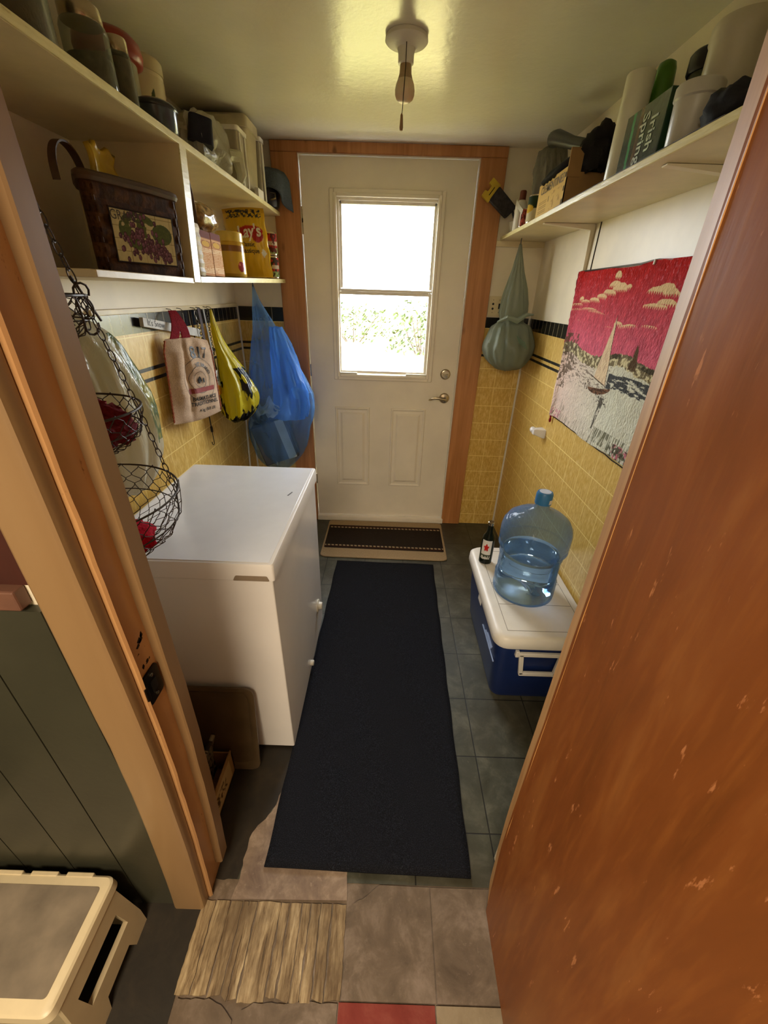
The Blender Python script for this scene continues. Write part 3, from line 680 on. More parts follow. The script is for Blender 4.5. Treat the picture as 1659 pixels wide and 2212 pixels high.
m = MB(); m.lathe([(a*JR, b*JH) for a, b in [(.10, .004), (.121, .010), (.120, .10), (.114, .12), (.114, .19), (.116, .215), (.118, .216)]], (jx, jy, jz), 40); m.build('water', M['water'], wb, smooth=60)
m = MB(); a = 5.35; d = Vector((math.cos(a), math.sin(a), 0)); P = Vector((jx, jy, jz))
m.tube([P+d*.093+Vector((0, 0, .205)), P+d*.112+Vector((0, 0, .198)), P+d*.115+Vector((0, 0, .155)), P+d*.115+Vector((0, 0, .10)), P+d*.112+Vector((0, 0, .072)), P+d*.092+Vector((0, 0, .062))], .013, 12); m.build('grip', M['jug'], wb)
cp = MB().lathe([(.027, .410), (.0305, .412), (.0305, .450), (.027, .458), (.022, .459)], (jx, jy, jz), 32).build('cap', plain('blue_cap', '#2a6a9c', .35), wb)
MB().lathe([(.021, .4588), (.021, .4598)], (jx, jy, jz), 28).build('cap_seal', plain('pale_seal', '#c8cfe0', .4), cp)
m = MB(); a = -1.0; m.M = Matrix.Translation((jx, jy, jz)) @ Matrix.Rotation(a, 4, 'Z'); m.box(.0305, .0312, -.007, .007, .418, .434); m.build('price_sticker', plain('sticker', '#d8cfc0', .5), cp)
# small dark bottle with a white and red star label
sb = thing('bottle', 'small dark glass bottle with white label and red star, behind the blue water bottle', 'bottle', (.475, 1.54, .386))
m = MB().lathe([(.024, 0), (.029, .004), (.029, .12), (.026, .14), (.014, .165), (.012, .20)], (.475, 1.54, .386), 26); m.build('bottle_body', clear('dark_green_glass', (.10, .14, .09), .05, .35, '#20261c'), sb)
MB().lathe([(.014, .198), (.0145, .212), (.012, .214)], (.475, 1.54, .386), 18).build('cap', M['chrome'], sb)
def starlab(cx, cy, cz, r, h):
    def pos(U, V): a = -2.75+1.55*U*1.0; return cx+r*np.cos(a), cy+r*np.sin(a), cz+h*V
    def col(U, V):
        c = flat(U, '#d8d4cc'); x = (U-.5)*1.6; y = (V-.62)*2; an = np.arctan2(y, x); rad = np.hypot(x, y)
        c = lay(c, (rad < .42*(.55+.45*np.abs(np.cos(2.5*(an-PI/2))))).astype(float), '#b8201c'); c = lay(c, (V < .25).astype(float), '#3c4434')
        return lay(c, ((V < .2) & (fbm(U*12, V*20) > .5)).astype(float), '#c8c4bc')
    return pos, col
p_, c_ = starlab(.475, 1.54, .386+.03, .0296, .10); painted('label', 40, 30, p_, c_, M['print'], sb)

# ------------------------------------------------------------------ sailboat tapestry
tp = thing('wall_tapestry', 'red and cream plush tapestry of a sailboat hanging on the right wall', 'tapestry', (.80, 1.65, 1.58))
Y0, Y1, Z0, Z1 = 1.972, 1.24, 1.578, .982
def tpos(U, V):
    y = Y0+(Y1-Y0)*U-.03*V*(1-U)*.9; z = Z0+(Z1-Z0)*V+.004*np.sin(U*9)-.006*np.maximum(0, 1-np.abs(U-.74)*9)*(1-V)*-1
    x = .797-.010*fbm(U*5, V*5, 3)-.012*np.exp(-((U-.02)/.03)**2)-.006*np.sin(V*3.1)*np.sin(U*3.1)
    return x, y, z
def tcol(U, V):
    y = Y0+(Y1-Y0)*U-.03*V*(1-U)*.9; z = Z0+(Z1-Z0)*V
    n = fbm(y*90, z*55, 1); n2 = fbm(y*260, z*120, 2); n3 = fbm(y*30, z*30, 7)
    k = np.clip((1.56-z)/.25, 0, 1)[..., None]
    c = np.array(L('#b4221f'))*(1-k)+np.array(L('#d26478'))*k; c = c*(.66+.70*n[..., None])
    c = lay(c, np.clip((n2-.66)*4, 0, .5), '#e88a9a')
    def cloud(c, pts, seed):
        for (cy, cz, ry, rz) in pts:
            e = ((y-cy)/ry)**2+((z-cz)/rz)**2; top = e+.55*(fbm(y*70, z*70, seed)-.5)
            scal = (z > cz-rz*.45+.010*np.abs(np.sin((y-cy)*260))).astype(float)
            c = lay(c, (top < 1)*scal, '#e6c79a')
        return c
    c = cloud(c, [(1.635, 1.55, .022, .02), (1.64, 1.522, .04, .018), (1.60, 1.512, .05, .022), (1.545, 1.514, .022, .014), (1.67, 1.497, .05, .015), (1.72, 1.482, .045, .014), (1.78, 1.468, .05, .013), (1.90, 1.470, .02, .014), (1.86, 1.462, .04, .010), (1.92, 1.452, .04, .008), (1.80, 1.436, .09, .008), (1.73, 1.430, .08, .006), (1.92, 1.434, .04, .006)], 3)
    c = cloud(c, [(1.365, 1.493, .06, .016), (1.33, 1.50, .04, .018), (1.30, 1.488, .04, .016), (1.36, 1.452, .065, .012), (1.31, 1.462, .05, .016), (1.54, 1.402, .03, .012), (1.48, 1.395, .06, .009), (1.60, 1.392, .03, .004), (1.355, 1.398, .045, .007), (1.88, 1.395, .014, .004)], 5)
    sh = 1.300+.012*np.sin(y*14)+.012*(fbm(y*60, z*0+3, 4)-.5)
    c = lay(c, (z < sh).astype(float), '#d3c79c'); land = (z < sh) & (z > sh-.055+.02*n3)
    c = lay(c, land*np.clip((fbm(y*95, z*95, 9)-.46)*14, 0, .85), '#5a4a34')
    c = lay(c, (land & (z > sh-.016) & (y < 1.60)).astype(float)*np.clip((n3-.3)*5, 0, 1), '#4a4230')
    wat = z < sh-.052+.02*n3
    wc = np.clip((y-1.45)/.5, 0, 1)[..., None]; wcol = np.array(L('#d6d4bd'))*(1-wc)+np.array(L('#dcbfb0'))*wc
    c = np.where(wat[..., None], wcol*(.86+.24*n[..., None]), c)
    rip = fbm(y*60, z*240, 12)
    c = lay(c, wat*np.clip((rip-.60)*20, 0, .8)*np.clip((z-1.13)/.06, 0, 1)*(y > 1.5), '#6c5a4c')
    dk = wat & (y < 1.505) & (z > 1.195) & (z < 1.246)
    c = lay(c, dk*np.clip((fbm(y*45, z*200, 14)-.36-(1.225-z)*2)*9, 0, .95), '#34363a')
    c = lay(c, wat*np.clip((fbm(y*120, z*120, 22)-.80)*20, 0, .7), '#5c5448')
    # left dark trees
    c = lay(c, ((z < 1.345) & (z > 1.12) & (y > 1.80+.3*np.abs(z-1.25)))*np.clip((fbm(y*80, z*80, 17)-.45-.9*(y < 1.87)*(z < 1.2))*12, 0, .85), '#5b4a38')
    c = lay(c, ((np.abs(y-1.375) < .006+.25*np.clip(1.34-z, 0, .08)) & (z < 1.345) & (z > 1.27))*(n > .3), '#5a4630')
    # reflection, hull, sail, mast
    t_ = (1.158-z)/.12; cy = 1.508+.03*t_
    c = lay(c, ((t_ > 0) & (t_ < 1) & (np.abs(y-cy) < .017*(1-t_*.75)) & (fbm(y*150, z*60, 31) > .36)).astype(float), '#5f5a50')
    c = lay(c, ((z < 1.165) & (z > 1.13) & (np.abs(y-1.52) < .05) & (fbm(y*150, z*200, 33) > .62)).astype(float), '#4a443a')
    fx = (y-1.609)/(1.515-1.609); 
    ledge = 1.556+(1.612-1.556)*((1.431-z)/(1.431-1.215)); redge = 1.556+(1.512-1.556)*((1.431-z)/(1.431-1.200)); base = 1.217-.016*(1.612-y)/.1
    sail = (z < 1.431) & (z > base) & (y < ledge) & (y > redge)
    c = lay(c, sail*1.0, '#e2c9a4'); c = lay(c, (sail & (n < .42))*.35, '#c09c80')
    c = lay(c, ((np.abs(y-redge) < .0018) & (z < 1.435) & (z > 1.19)).astype(float), '#3a3026')
    c = lay(c, ((np.abs(z-base) < .002) & (y < 1.64) & (y > 1.52)).astype(float), '#5a4a3c')
    hx = (y-1.555)/.088; hz = (z-(1.182-.02*hx*-1*0-.012*(hx*-1)*0))/.014; hull = (np.abs(hx) < 1) & (z < 1.186+.010*(-hx)) & (z > 1.186+.010*(-hx)-.022*np.sqrt(np.clip(1-hx*hx, 0, 1)))
    c = lay(c, hull*1.0, '#7d5a42'); c = lay(c, (hull & (rip > .5))*.8, '#3e2e22')
    c = lay(c, ((np.hypot(y-1.655, (z-1.178)) < .016) & (fbm(y*200, z*200, 41) > .5)).astype(float), '#4a3c30')
    # reeds at the foot
    gl = np.clip((1.075-z-.02*np.sin(y*9))/.05, 0, 1); reed = fbm((y+.3*z)*210, z*24, 51)
    c = lay(c, gl*np.clip((reed-.60)*20, 0, .7), '#6a6248')
    gb = (np.abs(z-1.022-.1*(y-1.4)**2) < .028) & (y < 1.52); c = lay(c, gb*np.clip((reed-.47)*14, 0, .75), '#55543a')
    c = lay(c, ((z < 1.03) & (y < 1.36))*np.clip((fbm(y*110, z*110, 61)-.5)*12, 0, .9), '#c46a78'); c = lay(c, ((z < 1.028) & (y < 1.38))*np.clip((fbm(y*110, z*110, 63)-.55)*12, 0, .9), '#4a4434')
    c = lay(c, ((z < 1.02) & (y > 1.84))*np.clip((fbm(y*90, z*90, 65)-.5)*10, 0, .7), '#c47a86')
    return c
painted('printed_pile', 460, 380, tpos, tcol, M['pile'], tp)
m = MB(); P = [(.793-.004*mnoise.noise(Vector((t_*8, 0, 0))), Y0+.006-.034*t_+.004*mnoise.noise(Vector((t_*14, 3, 0))), Z0-(Z0-.945)*t_) for t_ in np.linspace(0, 1, 60)]
m.tube(P, [.007*(1-.3*i/59)+.0015*math.sin(i*2.3) for i in range(60)], 7); m.build('rolled_edge', M['red_tape'], tp)
m = MB(); m.tube([(.793, Y0+(Y1-Y0)*t_, Z0+.001+.006*max(0, 1-abs(t_-.74)*9)) for t_ in np.linspace(0, 1, 30)], .0028, 6); m.build('top_hem', M['brass_dark'], tp)
m = MB(); m.tube([(.792, 1.945+(Y1-1.945)*t_, Z1-.001+.0035*mnoise.noise(Vector((t_*12, 0, 7)))) for t_ in np.linspace(0, 1, 40)], .0022, 6); m.build('bottom_hem', M['brass_dark'], tp)
m = MB(); m.tube([(.79, 1.432, Z0+.008), (.788, 1.430, Z0-.006)], .003, 6); m.build('pin', M['white_plastic'], tp)
# towel rail holder
hk = thing('towel_bar_holder', 'small white ceramic bar holder on the yellow tile under the tapestry', 'bracket', (XR-.005, 2.02, .86))
m = MB(); m.M = Matrix.Translation((XR-.005, 2.015, .868))
m.loft([[(-.0, u, v) for u, v in fil([(-.03, -.022), (.03, -.022), (.03, .022), (-.03, .022)], .005)], [(-.008, u*.98, v) for u, v in fil([(-.03, -.022), (.03, -.022), (.03, .022), (-.03, .022)], .005)], [(-.045, u*.55, v*.75+.006) for u, v in fil([(-.03, -.022), (.03, -.022), (.03, .022), (-.03, .022)], .008)], [(-.055, u*.5, v*.6+.006) for u, v in fil([(-.03, -.022), (.03, -.022), (.03, .022), (-.03, .022)], .010)]])
m.build('holder', M['white'], hk, smooth=50)
m = MB(); m.M = Matrix.Translation((XR-.05, 2.045, .874)); m.lathe([(.014, -.012), (.016, 0), (.012, .014)], seg=16, axis='y'); m.build('socket', M['white'], hk)
# light switch plate
sw = thing('light_switch', 'cream double switch plate on the back wall beside the hanging green bag', 'switch', (.575, D, 1.43))
m = MB(); m.prism(fil([(.552, 1.380), (.642, 1.380), (.642, 1.482), (.552, 1.482)], .006), lambda u, v, d: (u, d, v), D-.006, D-.0005); m.build('plate', M['shelf'], sw, bevel=.0015)
B(.609, .618, D-.0105, D-.005, 1.418, 1.446).build('toggle', M['black'], sw, bevel=.001)
for z in (1.419, 1.443): MB().lathe([(.006, 0), (.006, .002)], (.578, D-.005, z), 14, 'y').build('socket', M['black'], sw)
for x in (.578, .6135):
    for z in (1.40, 1.463): MB().lathe([(.002, 0), (.002, .0015)], (x, D-.0055, z), 8, 'y').build('screw', M['black'], sw)
# green bag hanging
gb = thing('plastic_bag', 'pale grey green plastic bag stuffed full and hanging under the right shelf corner', 'bag', (.66, 2.45, 1.70))
m = bag_mesh([(1.715, .648, 2.45, .006, .006), (1.61, .655, 2.45, .030, .02), (1.50, .662, 2.45, .062, .03), (1.41, .665, 2.45, .075, .04), (1.365, .662, 2.445, .066, .05), (1.33, .665, 2.44, .105, .09), (1.25, .668, 2.43, .128, .12), (1.18, .668, 2.43, .120, .115), (1.13, .67, 2.43, .08, .08), (1.108, .672, 2.43, .02, .02)], 12, .11, 3, 64, 7, .06)
m.build('film', M['green_film'], gb, smooth=70)
m = blob((.665, 2.435, 1.235), .105, 3, .2); m.build('stuffing', plain('grey_stuffing', '#77807a', .8, var=.2), gb, smooth=70)
m = MB(); m.tube([(.57, 2.37, 1.36), (.61, 2.33, 1.385), (.66, 2.325, 1.37), (.71, 2.35, 1.40), (.755, 2.38, 1.40)], [.006, .012, .014, .010, .004], 8); m.build('tied_handle', M['green_film'], gb)
m = MB(); m.text('FRESH\nCHOICE', .030, lambda u, v: (.675+u*.75-v*.5, 2.318+abs(u)*.25, 1.30+v*.7-u*.6)); 
B(.646, .650, 2.449, 2.455, 1.700, 1.743).build('hook', M['chain_silver'], gb)
# loose stripes printed on the bag, too faint to read
m = MB()
for k in range(5): m.prism([(0, 0), (.004, 0), (.004, .05), (0, .05)], lambda u, v, d, k=k: (.665+k*.011+v*.45+u, 2.306+d+abs(v)*.05, 1.30-k*.007+v*-.8), 0, .0006)
m.build('printed_stripes', plain('green_print', '#5b7a66', .6), gb)

# ------------------------------------------------------------------ things on the left top shelf
SZ = 1.836
def jar(name, label, c, r, h, fill, fillcol, lid=None, cat='jar'):
    j = thing(name, label, cat, (c[0], c[1], SZ))
    MB().lathe([(r*.9, 0), (r, .006), (r, h*.80), (r*.93, h*.88), (r*.78, h*.93), (r*.78, h), (r*.72, h)], (c[0], c[1], SZ), 36, cap=False).build('glass_wall', M['jar'], j, smooth=50)
    MB().lathe([(r*.86, .003), (r*.93, .007), (r*.93, h*fill), (r*.5, h*fill+.004)], (c[0], c[1], SZ), 30).build('contents', plain('contents_'+fillcol, fillcol, .85, var=.3, scale=60, bump=.6, bscale=80), j, smooth=50)
    if lid: MB().lathe([(r*.86, h-.012), (r*.88, h-.010), (r*.88, h+.010), (r*.82, h+.014)], (c[0], c[1], SZ), 32).build('lid', lid, j)
    return j
jar('glass_jar', 'large glass jar of brown dry goods, nearest the camera on the left top shelf', (-.690, 1.0), .075, .20, .92, '#4a3216', M['chrome'])
jar('glass_jar', 'wide greenish glass jar under the red lid on the left top shelf', (-.655, 1.185), .044, .115, .45, '#5c5a48', M['chrome'])
jar('glass_jar', 'narrow glass jar between the wide jar and the dark lidded pot', (-.645, 1.287), .026, .110, .8, '#5e503a', M['chrome'])
cn = thing('canister', 'tall clear canister with a large dull red lid on the left top shelf', 'canister', (-.80, 1.30, SZ))
MB().lathe([(.054, 0), (.058, .006), (.061, .15)], (-.762, 1.475, SZ), 36).build('container_body', plain('dull_canister', '#8a8266', .3), cn)
MB().lathe([(.068, .150), (.076, .153), (.080, .170), (.076, .190), (.064, .202), (.04, .206)], (-.762, 1.475, SZ), 40).build('lid', M['red_lid'], cn, smooth=60)
tn = thing('tin', 'cream round tin with red berries and green leaves on the left top shelf', 'tin', (-.775, 1.64, SZ))
MB().lathe([(.0665, 0), (.068, .003), (.068, .185)], (-.775, 1.64, SZ), 40).build('tin_body', plain('cream_tin', '#cbbd96', .35), tn)
MB().lathe([(.070, .184), (.070, .212), (.066, .217), (.02, .219)], (-.775, 1.64, SZ), 40).build('lid', plain('cream_tin_lid', '#c0b088', .35), tn)
def leafcol(U, V):
    c = flat(U, '#cbbd96')
    rr = random.Random(11)
    for k in range(26):
        a, b, th = rr.random(), rr.uniform(.1, .9), rr.uniform(0, PI)
        dx = (U-a)*2.2; dy = (V-b); X_ = dx*math.cos(th)+dy*math.sin(th); Y_ = -dx*math.sin(th)+dy*math.cos(th)
        if k % 2: c = lay(c, ((X_/.10)**2+(Y_/.05)**2 < 1).astype(float), '#3c4a20')
        else: c = lay(c, (np.hypot(X_-.03*np.sin(Y_*60), Y_*.35) < .030).astype(float), '#8a2a18')
    return c
painted('berry_print', 90, 50, lambda U, V: (-.775+.0684*np.cos(-2.4+2.8*U), 1.64+.0684*np.sin(-2.4+2.8*U), SZ+.010+.165*V), leafcol, M['print_gloss'], tn)
pt = thing('pot', 'dark blue grey enamel pot with rimmed lid at the front of left top shelf', 'pot', (-.668, 1.42, SZ))
MB().lathe([(.046, 0), (.050, .004), (.053, .046), (.054, .048)], (-.650, 1.435, SZ), 40).build('pot_body', plain('blue_grey_enamel', '#3f4a52', .2, var=.15), pt, smooth=50)
MB().lathe([(.055, .047), (.057, .050), (.056, .056), (.050, .060), (.036, .066), (.012, .070)], (-.650, 1.435, SZ), 40).build('lid', plain('dark_enamel', '#2e3234', .22), pt, smooth=50)
B(-.603, -.598, 1.44, 1.444, 1.836, 1.841)
pb = thing('plastic_bag', 'clear crumpled plastic bag with a navy thing inside on the left top shelf', 'bag', (-.70, 1.75, SZ))
blob((-.70, 1.88, SZ+.083), .11, 4, .28, 2.2, 34, 22, (.74, 1.45, .78)).build('film', M['clear_film'], pb, smooth=30)
m = MB(); m.tube([(-.64, 1.95, SZ+.08), (-.62, 2.01, SZ+.09), (-.615, 2.03, SZ+.04), (-.625, 2.02, SZ+.005)], [.02, .025, .02, .01], 8); m.build('twisted_end', M['white_film'], pb)
nv = thing('cloth_roll', 'navy cloth roll inside the clear plastic bag', 'cloth', (-.66, 1.66, SZ+.03))
m = MB(); m.M = Matrix.Translation((-.665, 1.775, SZ+.095)) @ Matrix.Rotation(.5, 4, 'Z') @ Matrix.Rotation(.15, 4, 'Y'); m.rrect([(-.035, -.04, .04, -.05, .05, .02), (.035, -.035, .035, -.045, .045, .02)]); m.build('roll', plain('dark_navy_cloth', '#14162a', .8, var=.2, scale=80, bump=.4), nv, smooth=40)
# bins
bx = thing('storage_box', 'tall cream plastic storage box against the ceiling on the left top shelf', 'box', (-.75, 2.27, SZ))
m = MB(); m.rrect([(SZ, -.875, -.640, 2.20, 2.335, .015), (SZ+.23, -.885, -.628, 2.188, 2.345, .018)], 4); m.build('box_body', plain('cream_box_plastic', '#b5a888', .4), bx, smooth=30)
m = MB(); m.rrect([(SZ+.228, -.890, -.620, 2.182, 2.352, .018), (SZ+.262, -.890, -.620, 2.182, 2.352, .018), (SZ+.270, -.880, -.630, 2.192, 2.342, .018)], 4); m.build('lid', plain('cream_box_lid', '#c2b694', .35), bx, smooth=30)
def bin_(x0, x1, y0, y1, h, label, grp=None):
    b = thing('clear_bin', label, 'container', ((x0+x1)/2, (y0+y1)/2, SZ), grp); m = MB()
    a = .004
    m.rrect([(SZ, x0+a, x1-a, y0+a, y1-a, .012), (SZ+h, x0, x1, y0, y1, .014)], 4); m.build('bin_body', M['bin'], b, smooth=30)
    frame_ = MB(); frame_.loft([[(x, y, z) for x, y in fil([(x0-o, y0-o), (x1+o, y0-o), (x1+o, y1+o), (x0-o, y1+o)], .014, 4)] for z, o in ((SZ+h-.008, .001), (SZ+h-.008, .007), (SZ+h+.006, .008), (SZ+h+.006, -.004))], False, False); frame_.build('rim', M['white_plastic'], b, smooth=30)
    for yy in (y0+.02, y1-.02): B(x1, x1+.006, yy-.004, yy+.004, SZ+.01, SZ+h-.01).build('rib', M['white_plastic'], b, bevel=.001)
bin_(-.735, -.628, 2.06, 2.165, .19, 'upright cloudy plastic bin in front of the tall cream box')
bin_(-.70, -.622, 2.358, 2.408, .235, 'tall narrow cloudy plastic bin beside the grey towel')
tb = thing('small_box', 'small white carton at the shelf edge under the grey towel', 'box', (-.625, 2.32, SZ))
B(-.622, -.606, 2.215, 2.30, SZ, SZ+.035).build('carton', M['white_plastic'], tb, bevel=.001)
kt = thing('covered_pot', 'dark pot under a grey towel at the far end of left top shelf', 'pot', (-.67, 2.50, SZ))
MB().lathe([(.055, 0), (.07, .008), (.078, .05), (.078, .10), (.07, .115), (.02, .13)], (-.655, 2.495, SZ), 36, sx=1, sy=.8).build('pot_body', M['black'], kt, smooth=50)
m = MB(); m.tube([(-.61, 2.44, SZ+.03), (-.585, 2.435, SZ+.035), (-.585, 2.435, SZ+.055), (-.61, 2.44, SZ+.06)], .005, 8); m.build('handle', M['chrome'], kt)
tw = thing('towel', 'grey terry towel draped over the dark pot at the shelf end', 'towel', (-.65, 2.49, SZ+.1))
def twf(u, v):
    a = -PI*1.05+u*PI*1.15; rr_ = .03+.078*min(1, v*1.7); z = SZ+.155-.045*v*v-.10*max(0, v-.45)**1.2*1.6*(1+.5*math.sin(a*2+1))
    return (-.652+(rr_+.018*v*math.sin(a*5)*v+.004)*math.cos(a)*1.05, 2.492+min(.078, (rr_+.008*v*math.sin(a*5))*math.sin(a)*.85), z+.004*mnoise.noise(Vector((u*9, v*9, 0))))
MB().grid(60, 26, twf).build('cloth', M['grey_towel'], tw, solid=.006, smooth=80)

# ------------------------------------------------------------------ left lower shelf
LZ = 1.499
t = NT('dark_brown_splint'); ck = t.n('TexChecker'); ck.inputs['Scale'].default_value = 1; t.l(t.obj((.001, 28, 34)), ck.inputs[0]); nz = t.noise(t.obj((1, 6, 6)), 12, 4)
cc = t.mix(ck.outputs['Fac'], t.ramp(nz, [(.3, '#3c2410'), (.7, '#5e3c1c')]), t.ramp(nz, [(.3, '#2c1808'), (.7, '#4a2e14')])); t.col(cc); t.rough(.62); t.bump(t.math('ADD', ck.outputs['Fac'], nz), .4, .003); t.b.inputs['Specular IOR Level'].default_value = .15; M['splint'] = t.m
gk = thing('grape_basket', 'brown woven oval basket with a painted grapes picture on its front', 'basket', (-.76, 1.19, LZ))
def ovl(z, k, n=48, wv=0):
    o = .012*k
    base = fil([(-.708+o, 1.110-o*.6), (-.606+o*.6, 1.366), (-.79, 1.372), (-.80, 1.262)], .03, 8)
    N = len(base); out = []
    for i in range(n*2):
        t_ = i/(n*2)*N; a = base[int(t_) % N]; b = base[(int(t_)+1) % N]; f = t_-int(t_)
        x, y = a[0]*(1-f)+b[0]*f, a[1]*(1-f)+b[1]*f; w_ = wv*(.0016 if (i//3+int(round(k*18))//2) % 2 else -.0008)
        out.append((x+w_, y-w_, z))
    return out
m = MB(); loops = []
for j in range(19): loops.append(ovl(LZ+.002+.180*j/18, j/18, 48, 1))
m.loft(loops, True, False); m.build('woven_body', M['splint'], gk, smooth=25, solid=.004)
m = MB(); m.tube([(x, y, z+.004*math.sin((y-1.1)*11)) for x, y, z in ovl(LZ+.185, 1.0)], .011, 8, closed=True); m.build('rim', M['brown_leather'], gk)
def hoop(cx, cy, z0, w_, h, r0=.006, ax='y', lean=0, wd=.012):
    m = MB(); P = []
    for i in range(25):
        a = PI*i/24; o = w_*math.cos(a); P.append((cx+(o if ax == 'x' else lean*math.sin(a)), cy+(o if ax == 'y' else lean*math.sin(a)), z0+h*math.sin(a)**.8))
    loops = []
    for p in P:
        if ax == 'x': loops.append([(p[0], p[1]-wd, p[2]), (p[0], p[1]+wd, p[2]), (p[0]*1, p[1]+wd, p[2]+.004), (p[0], p[1]-wd, p[2]+.004)])
        else: loops.append([(p[0]-wd, p[1], p[2]), (p[0]+wd, p[1], p[2]), (p[0]+wd, p[1], p[2]+.004), (p[0]-wd, p[1], p[2]+.004)])
    return m.loft(loops)
hoop(-.738, 1.145, LZ+.170, .050, .075, ax='y', lean=0, wd=.009).build('handle', M['brown_leather'], gk, smooth=60)
def gcol(U, V):
    c = flat(U, '#c9b988'); th = fbm(U*6, V*6, 2)
    c = c*(.82+.3*fbm(U*30, V*12, 3)[..., None])
    c = lay(c, ((np.abs((U*4.3) % 1-.5) > .485) | (np.abs((V*4.4) % 1-.5) > .48)).astype(float), '#7a6838')
    le = (fbm(U*9, V*7, 8) > .44) & (((U-.42)/.30)**2+((V-.62)/.34)**2 < 1.1) | (((U-.78)/.17)**2+((V-.62)/.20)**2 < 1)
    c = lay(c, le.astype(float), '#525a2c'); c = lay(c, le*(fbm(U*40, V*40, 4) > .55), '#5c6430')
    r = random.Random(4)
    for k in range(150):
        t_ = r.random()**1.3; gx = .28+.60*t_+r.gauss(0, .11*(1-t_)+.02); gy = .60-.46*t_+r.gauss(0, .19*(1-t_)+.03)
        d = np.hypot((U-gx)*2.3, V-gy); c = lay(c, (d < .058).astype(float), '#2c181c'); c = lay(c, (d < .049).astype(float), ['#6e4048', '#7c4c5a', '#5c3640'][k % 3])
        c = lay(c, (np.hypot((U-gx+.008)*2.3, V-gy-.014) < .014).astype(float), '#9a7078')
    return lay(c, ((U < .02) | (U > .98) | (V < .03) | (V > .97)).astype(float), '#2c1c10')
GZ0, GZ1 = 1.522, 1.636
def GPX(U): t_ = .19+.67*U; return -.708+.102*t_+.0035
def GPY(U): t_ = .19+.67*U; return 1.110+.256*t_-.0015
pn = painted('grapes_picture', 230, 110, lambda U, V: (GPX(U)+.0075*V, GPY(U)-.003*V, GZ0+(GZ1-GZ0)*V), gcol, M['print'], gk, solid=.002)
m = MB(); m.text('GRAPES', .028, lambda u, v: (GPX(.22+u*4.6)+.0125, GPY(.22+u*4.6)-.006, GZ1-.017+v), sx=1.0); m.build('lettering', plain('brown_ink', '#3a2812', .6, bump=0), pn, smooth=0)
yb = thing('plastic_bag', 'crumpled yellow plastic bag sticking up out of the grape basket', 'bag', (-.80, 1.13, LZ+.12))
m = MB(); m.grid(16, 22, lambda u, v: (-.715+.016*mnoise.noise(Vector((u*3, v*3, 1))), 1.245+(u-.5)*(.13-.03*v)+.012*mnoise.noise(Vector((v*5, u*3, 2))), LZ+.09+.170*v+.014*mnoise.noise(Vector((u*6, 0, 4)))*v)); m.build('film', plain('yellow_bag_plastic', '#cfae30', .25, var=.12, scale=20, bump=.5, bscale=30), yb, solid=.012, smooth=70)
# second basket behind the divider
b2 = thing('basket', 'small woven basket with brown hoop handle just behind the shelf divider', 'basket', (-.72, 1.49, LZ+.005))
m = MB()
loops = []
for j in range(13):
    z = LZ+.008+.14*j/12; k = .0025*(j % 2)
    loops.append([(x, y, z) for x, y in fil([(-.80-k, 1.470), (-.612+k, 1.470-k), (-.612+k, 1.512+k), (-.80-k, 1.512)], .008, 2)])
m.loft(loops); m.build('woven_body', plain('pale_splint', '#b09a68', .5, var=.3, scale=40, bump=.4), b2, smooth=20)
hoop(-.632, 1.512, LZ+.145, .030, .125, ax='y', wd=.007, lean=0).build('handle', M['brown_leather'], b2, smooth=60)
def boxprint(seed):
    def f(U, V):
        c = flat(U, '#c98c52'); c = lay(c, (V > .84).astype(float), '#6e2a1a'); c = lay(c, ((V < .82) & (V > .80)).astype(float), '#e8c890')
        c = lay(c, (((U-.5)/.40)**2+((V-.72)/.075)**2 < 1).astype(float), '#d8a838'); c = lay(c, ((np.abs(((U-.5)/.40)**2+((V-.72)/.075)**2-1) < .14)).astype(float), '#7a3a18')
        c = lay(c, ((V < .62) & (V > .06) & ((V*26 % 1) > .55) & (fbm(U*14, V*26, seed) > .36)).astype(float), '#efd2a8')
        return c
    return f
for k, (y0, lab) in enumerate(((1.525, 'tan baking box with dark red top, the one next to the shelf divider'), (1.617, 'tan baking box with dark red top, the one next to the yellow jar'))):
    b = thing('food_box', lab, 'box', (-.66, y0+.044, LZ+.012), 'tan boxes on the lower shelf'); zb = 1.504+.0247*(y0-1.43)/1.0+.0030
    B(-.70, -.622, y0, y0+.088, zb, zb+.128).build('carton', plain('tan_carton', '#b87c44', .5), b, bevel=.0015)
    painted('front_print', 40, 80, lambda U, V, y0=y0, zb=zb: (-.6213+0*U, y0+.001+.086*U, zb+.001+.126*V), boxprint(k), M['print'], b)
ps = thing('pasta_bag', 'clear shiny bag of brown pasta lying on top of the tan boxes', 'bag', (-.66, 1.655, 1.645))
blob((-.662, 1.655, 1.682), .10, 5, .22, 2.6, 40, 22, (.42, .98, .40)).build('bag_body', plain('brown_pasta_in_film', '#9a7848', .18, var=.45, scale=70, bump=.7, bscale=60), ps, smooth=60)
yj = thing('food_jar', 'yellow plastic jar with yellow lid and red fruit print beside the snack bag', 'jar', (-.68, 1.99, 1.52))
zb = 1.5195
MB().lathe([(.050, 0), (.055, .005), (.055, .118), (.050, .127)], (-.685, 1.985, zb), 36).build('jar_body', plain('yellow_jar', '#c9a030', .25), yj, smooth=50)
MB().lathe([(.053, .126), (.053, .156), (.050, .160), (.01, .161)], (-.685, 1.985, zb), 36).build('lid', plain('pale_yellow_lid', '#d8b848', .3), yj)
def jcol(U, V):
    c = flat(U, '#d4ac34'); c = lay(c, (V > .78).astype(float), '#8a5a24'); c = lay(c, (np.hypot((U-.62)*1.6, V-.25) < .2).astype(float), '#8e1c1c'); c = lay(c, (np.hypot((U-.56)*1.6, V-.33) < .05).astype(float), '#d87060')
    return c
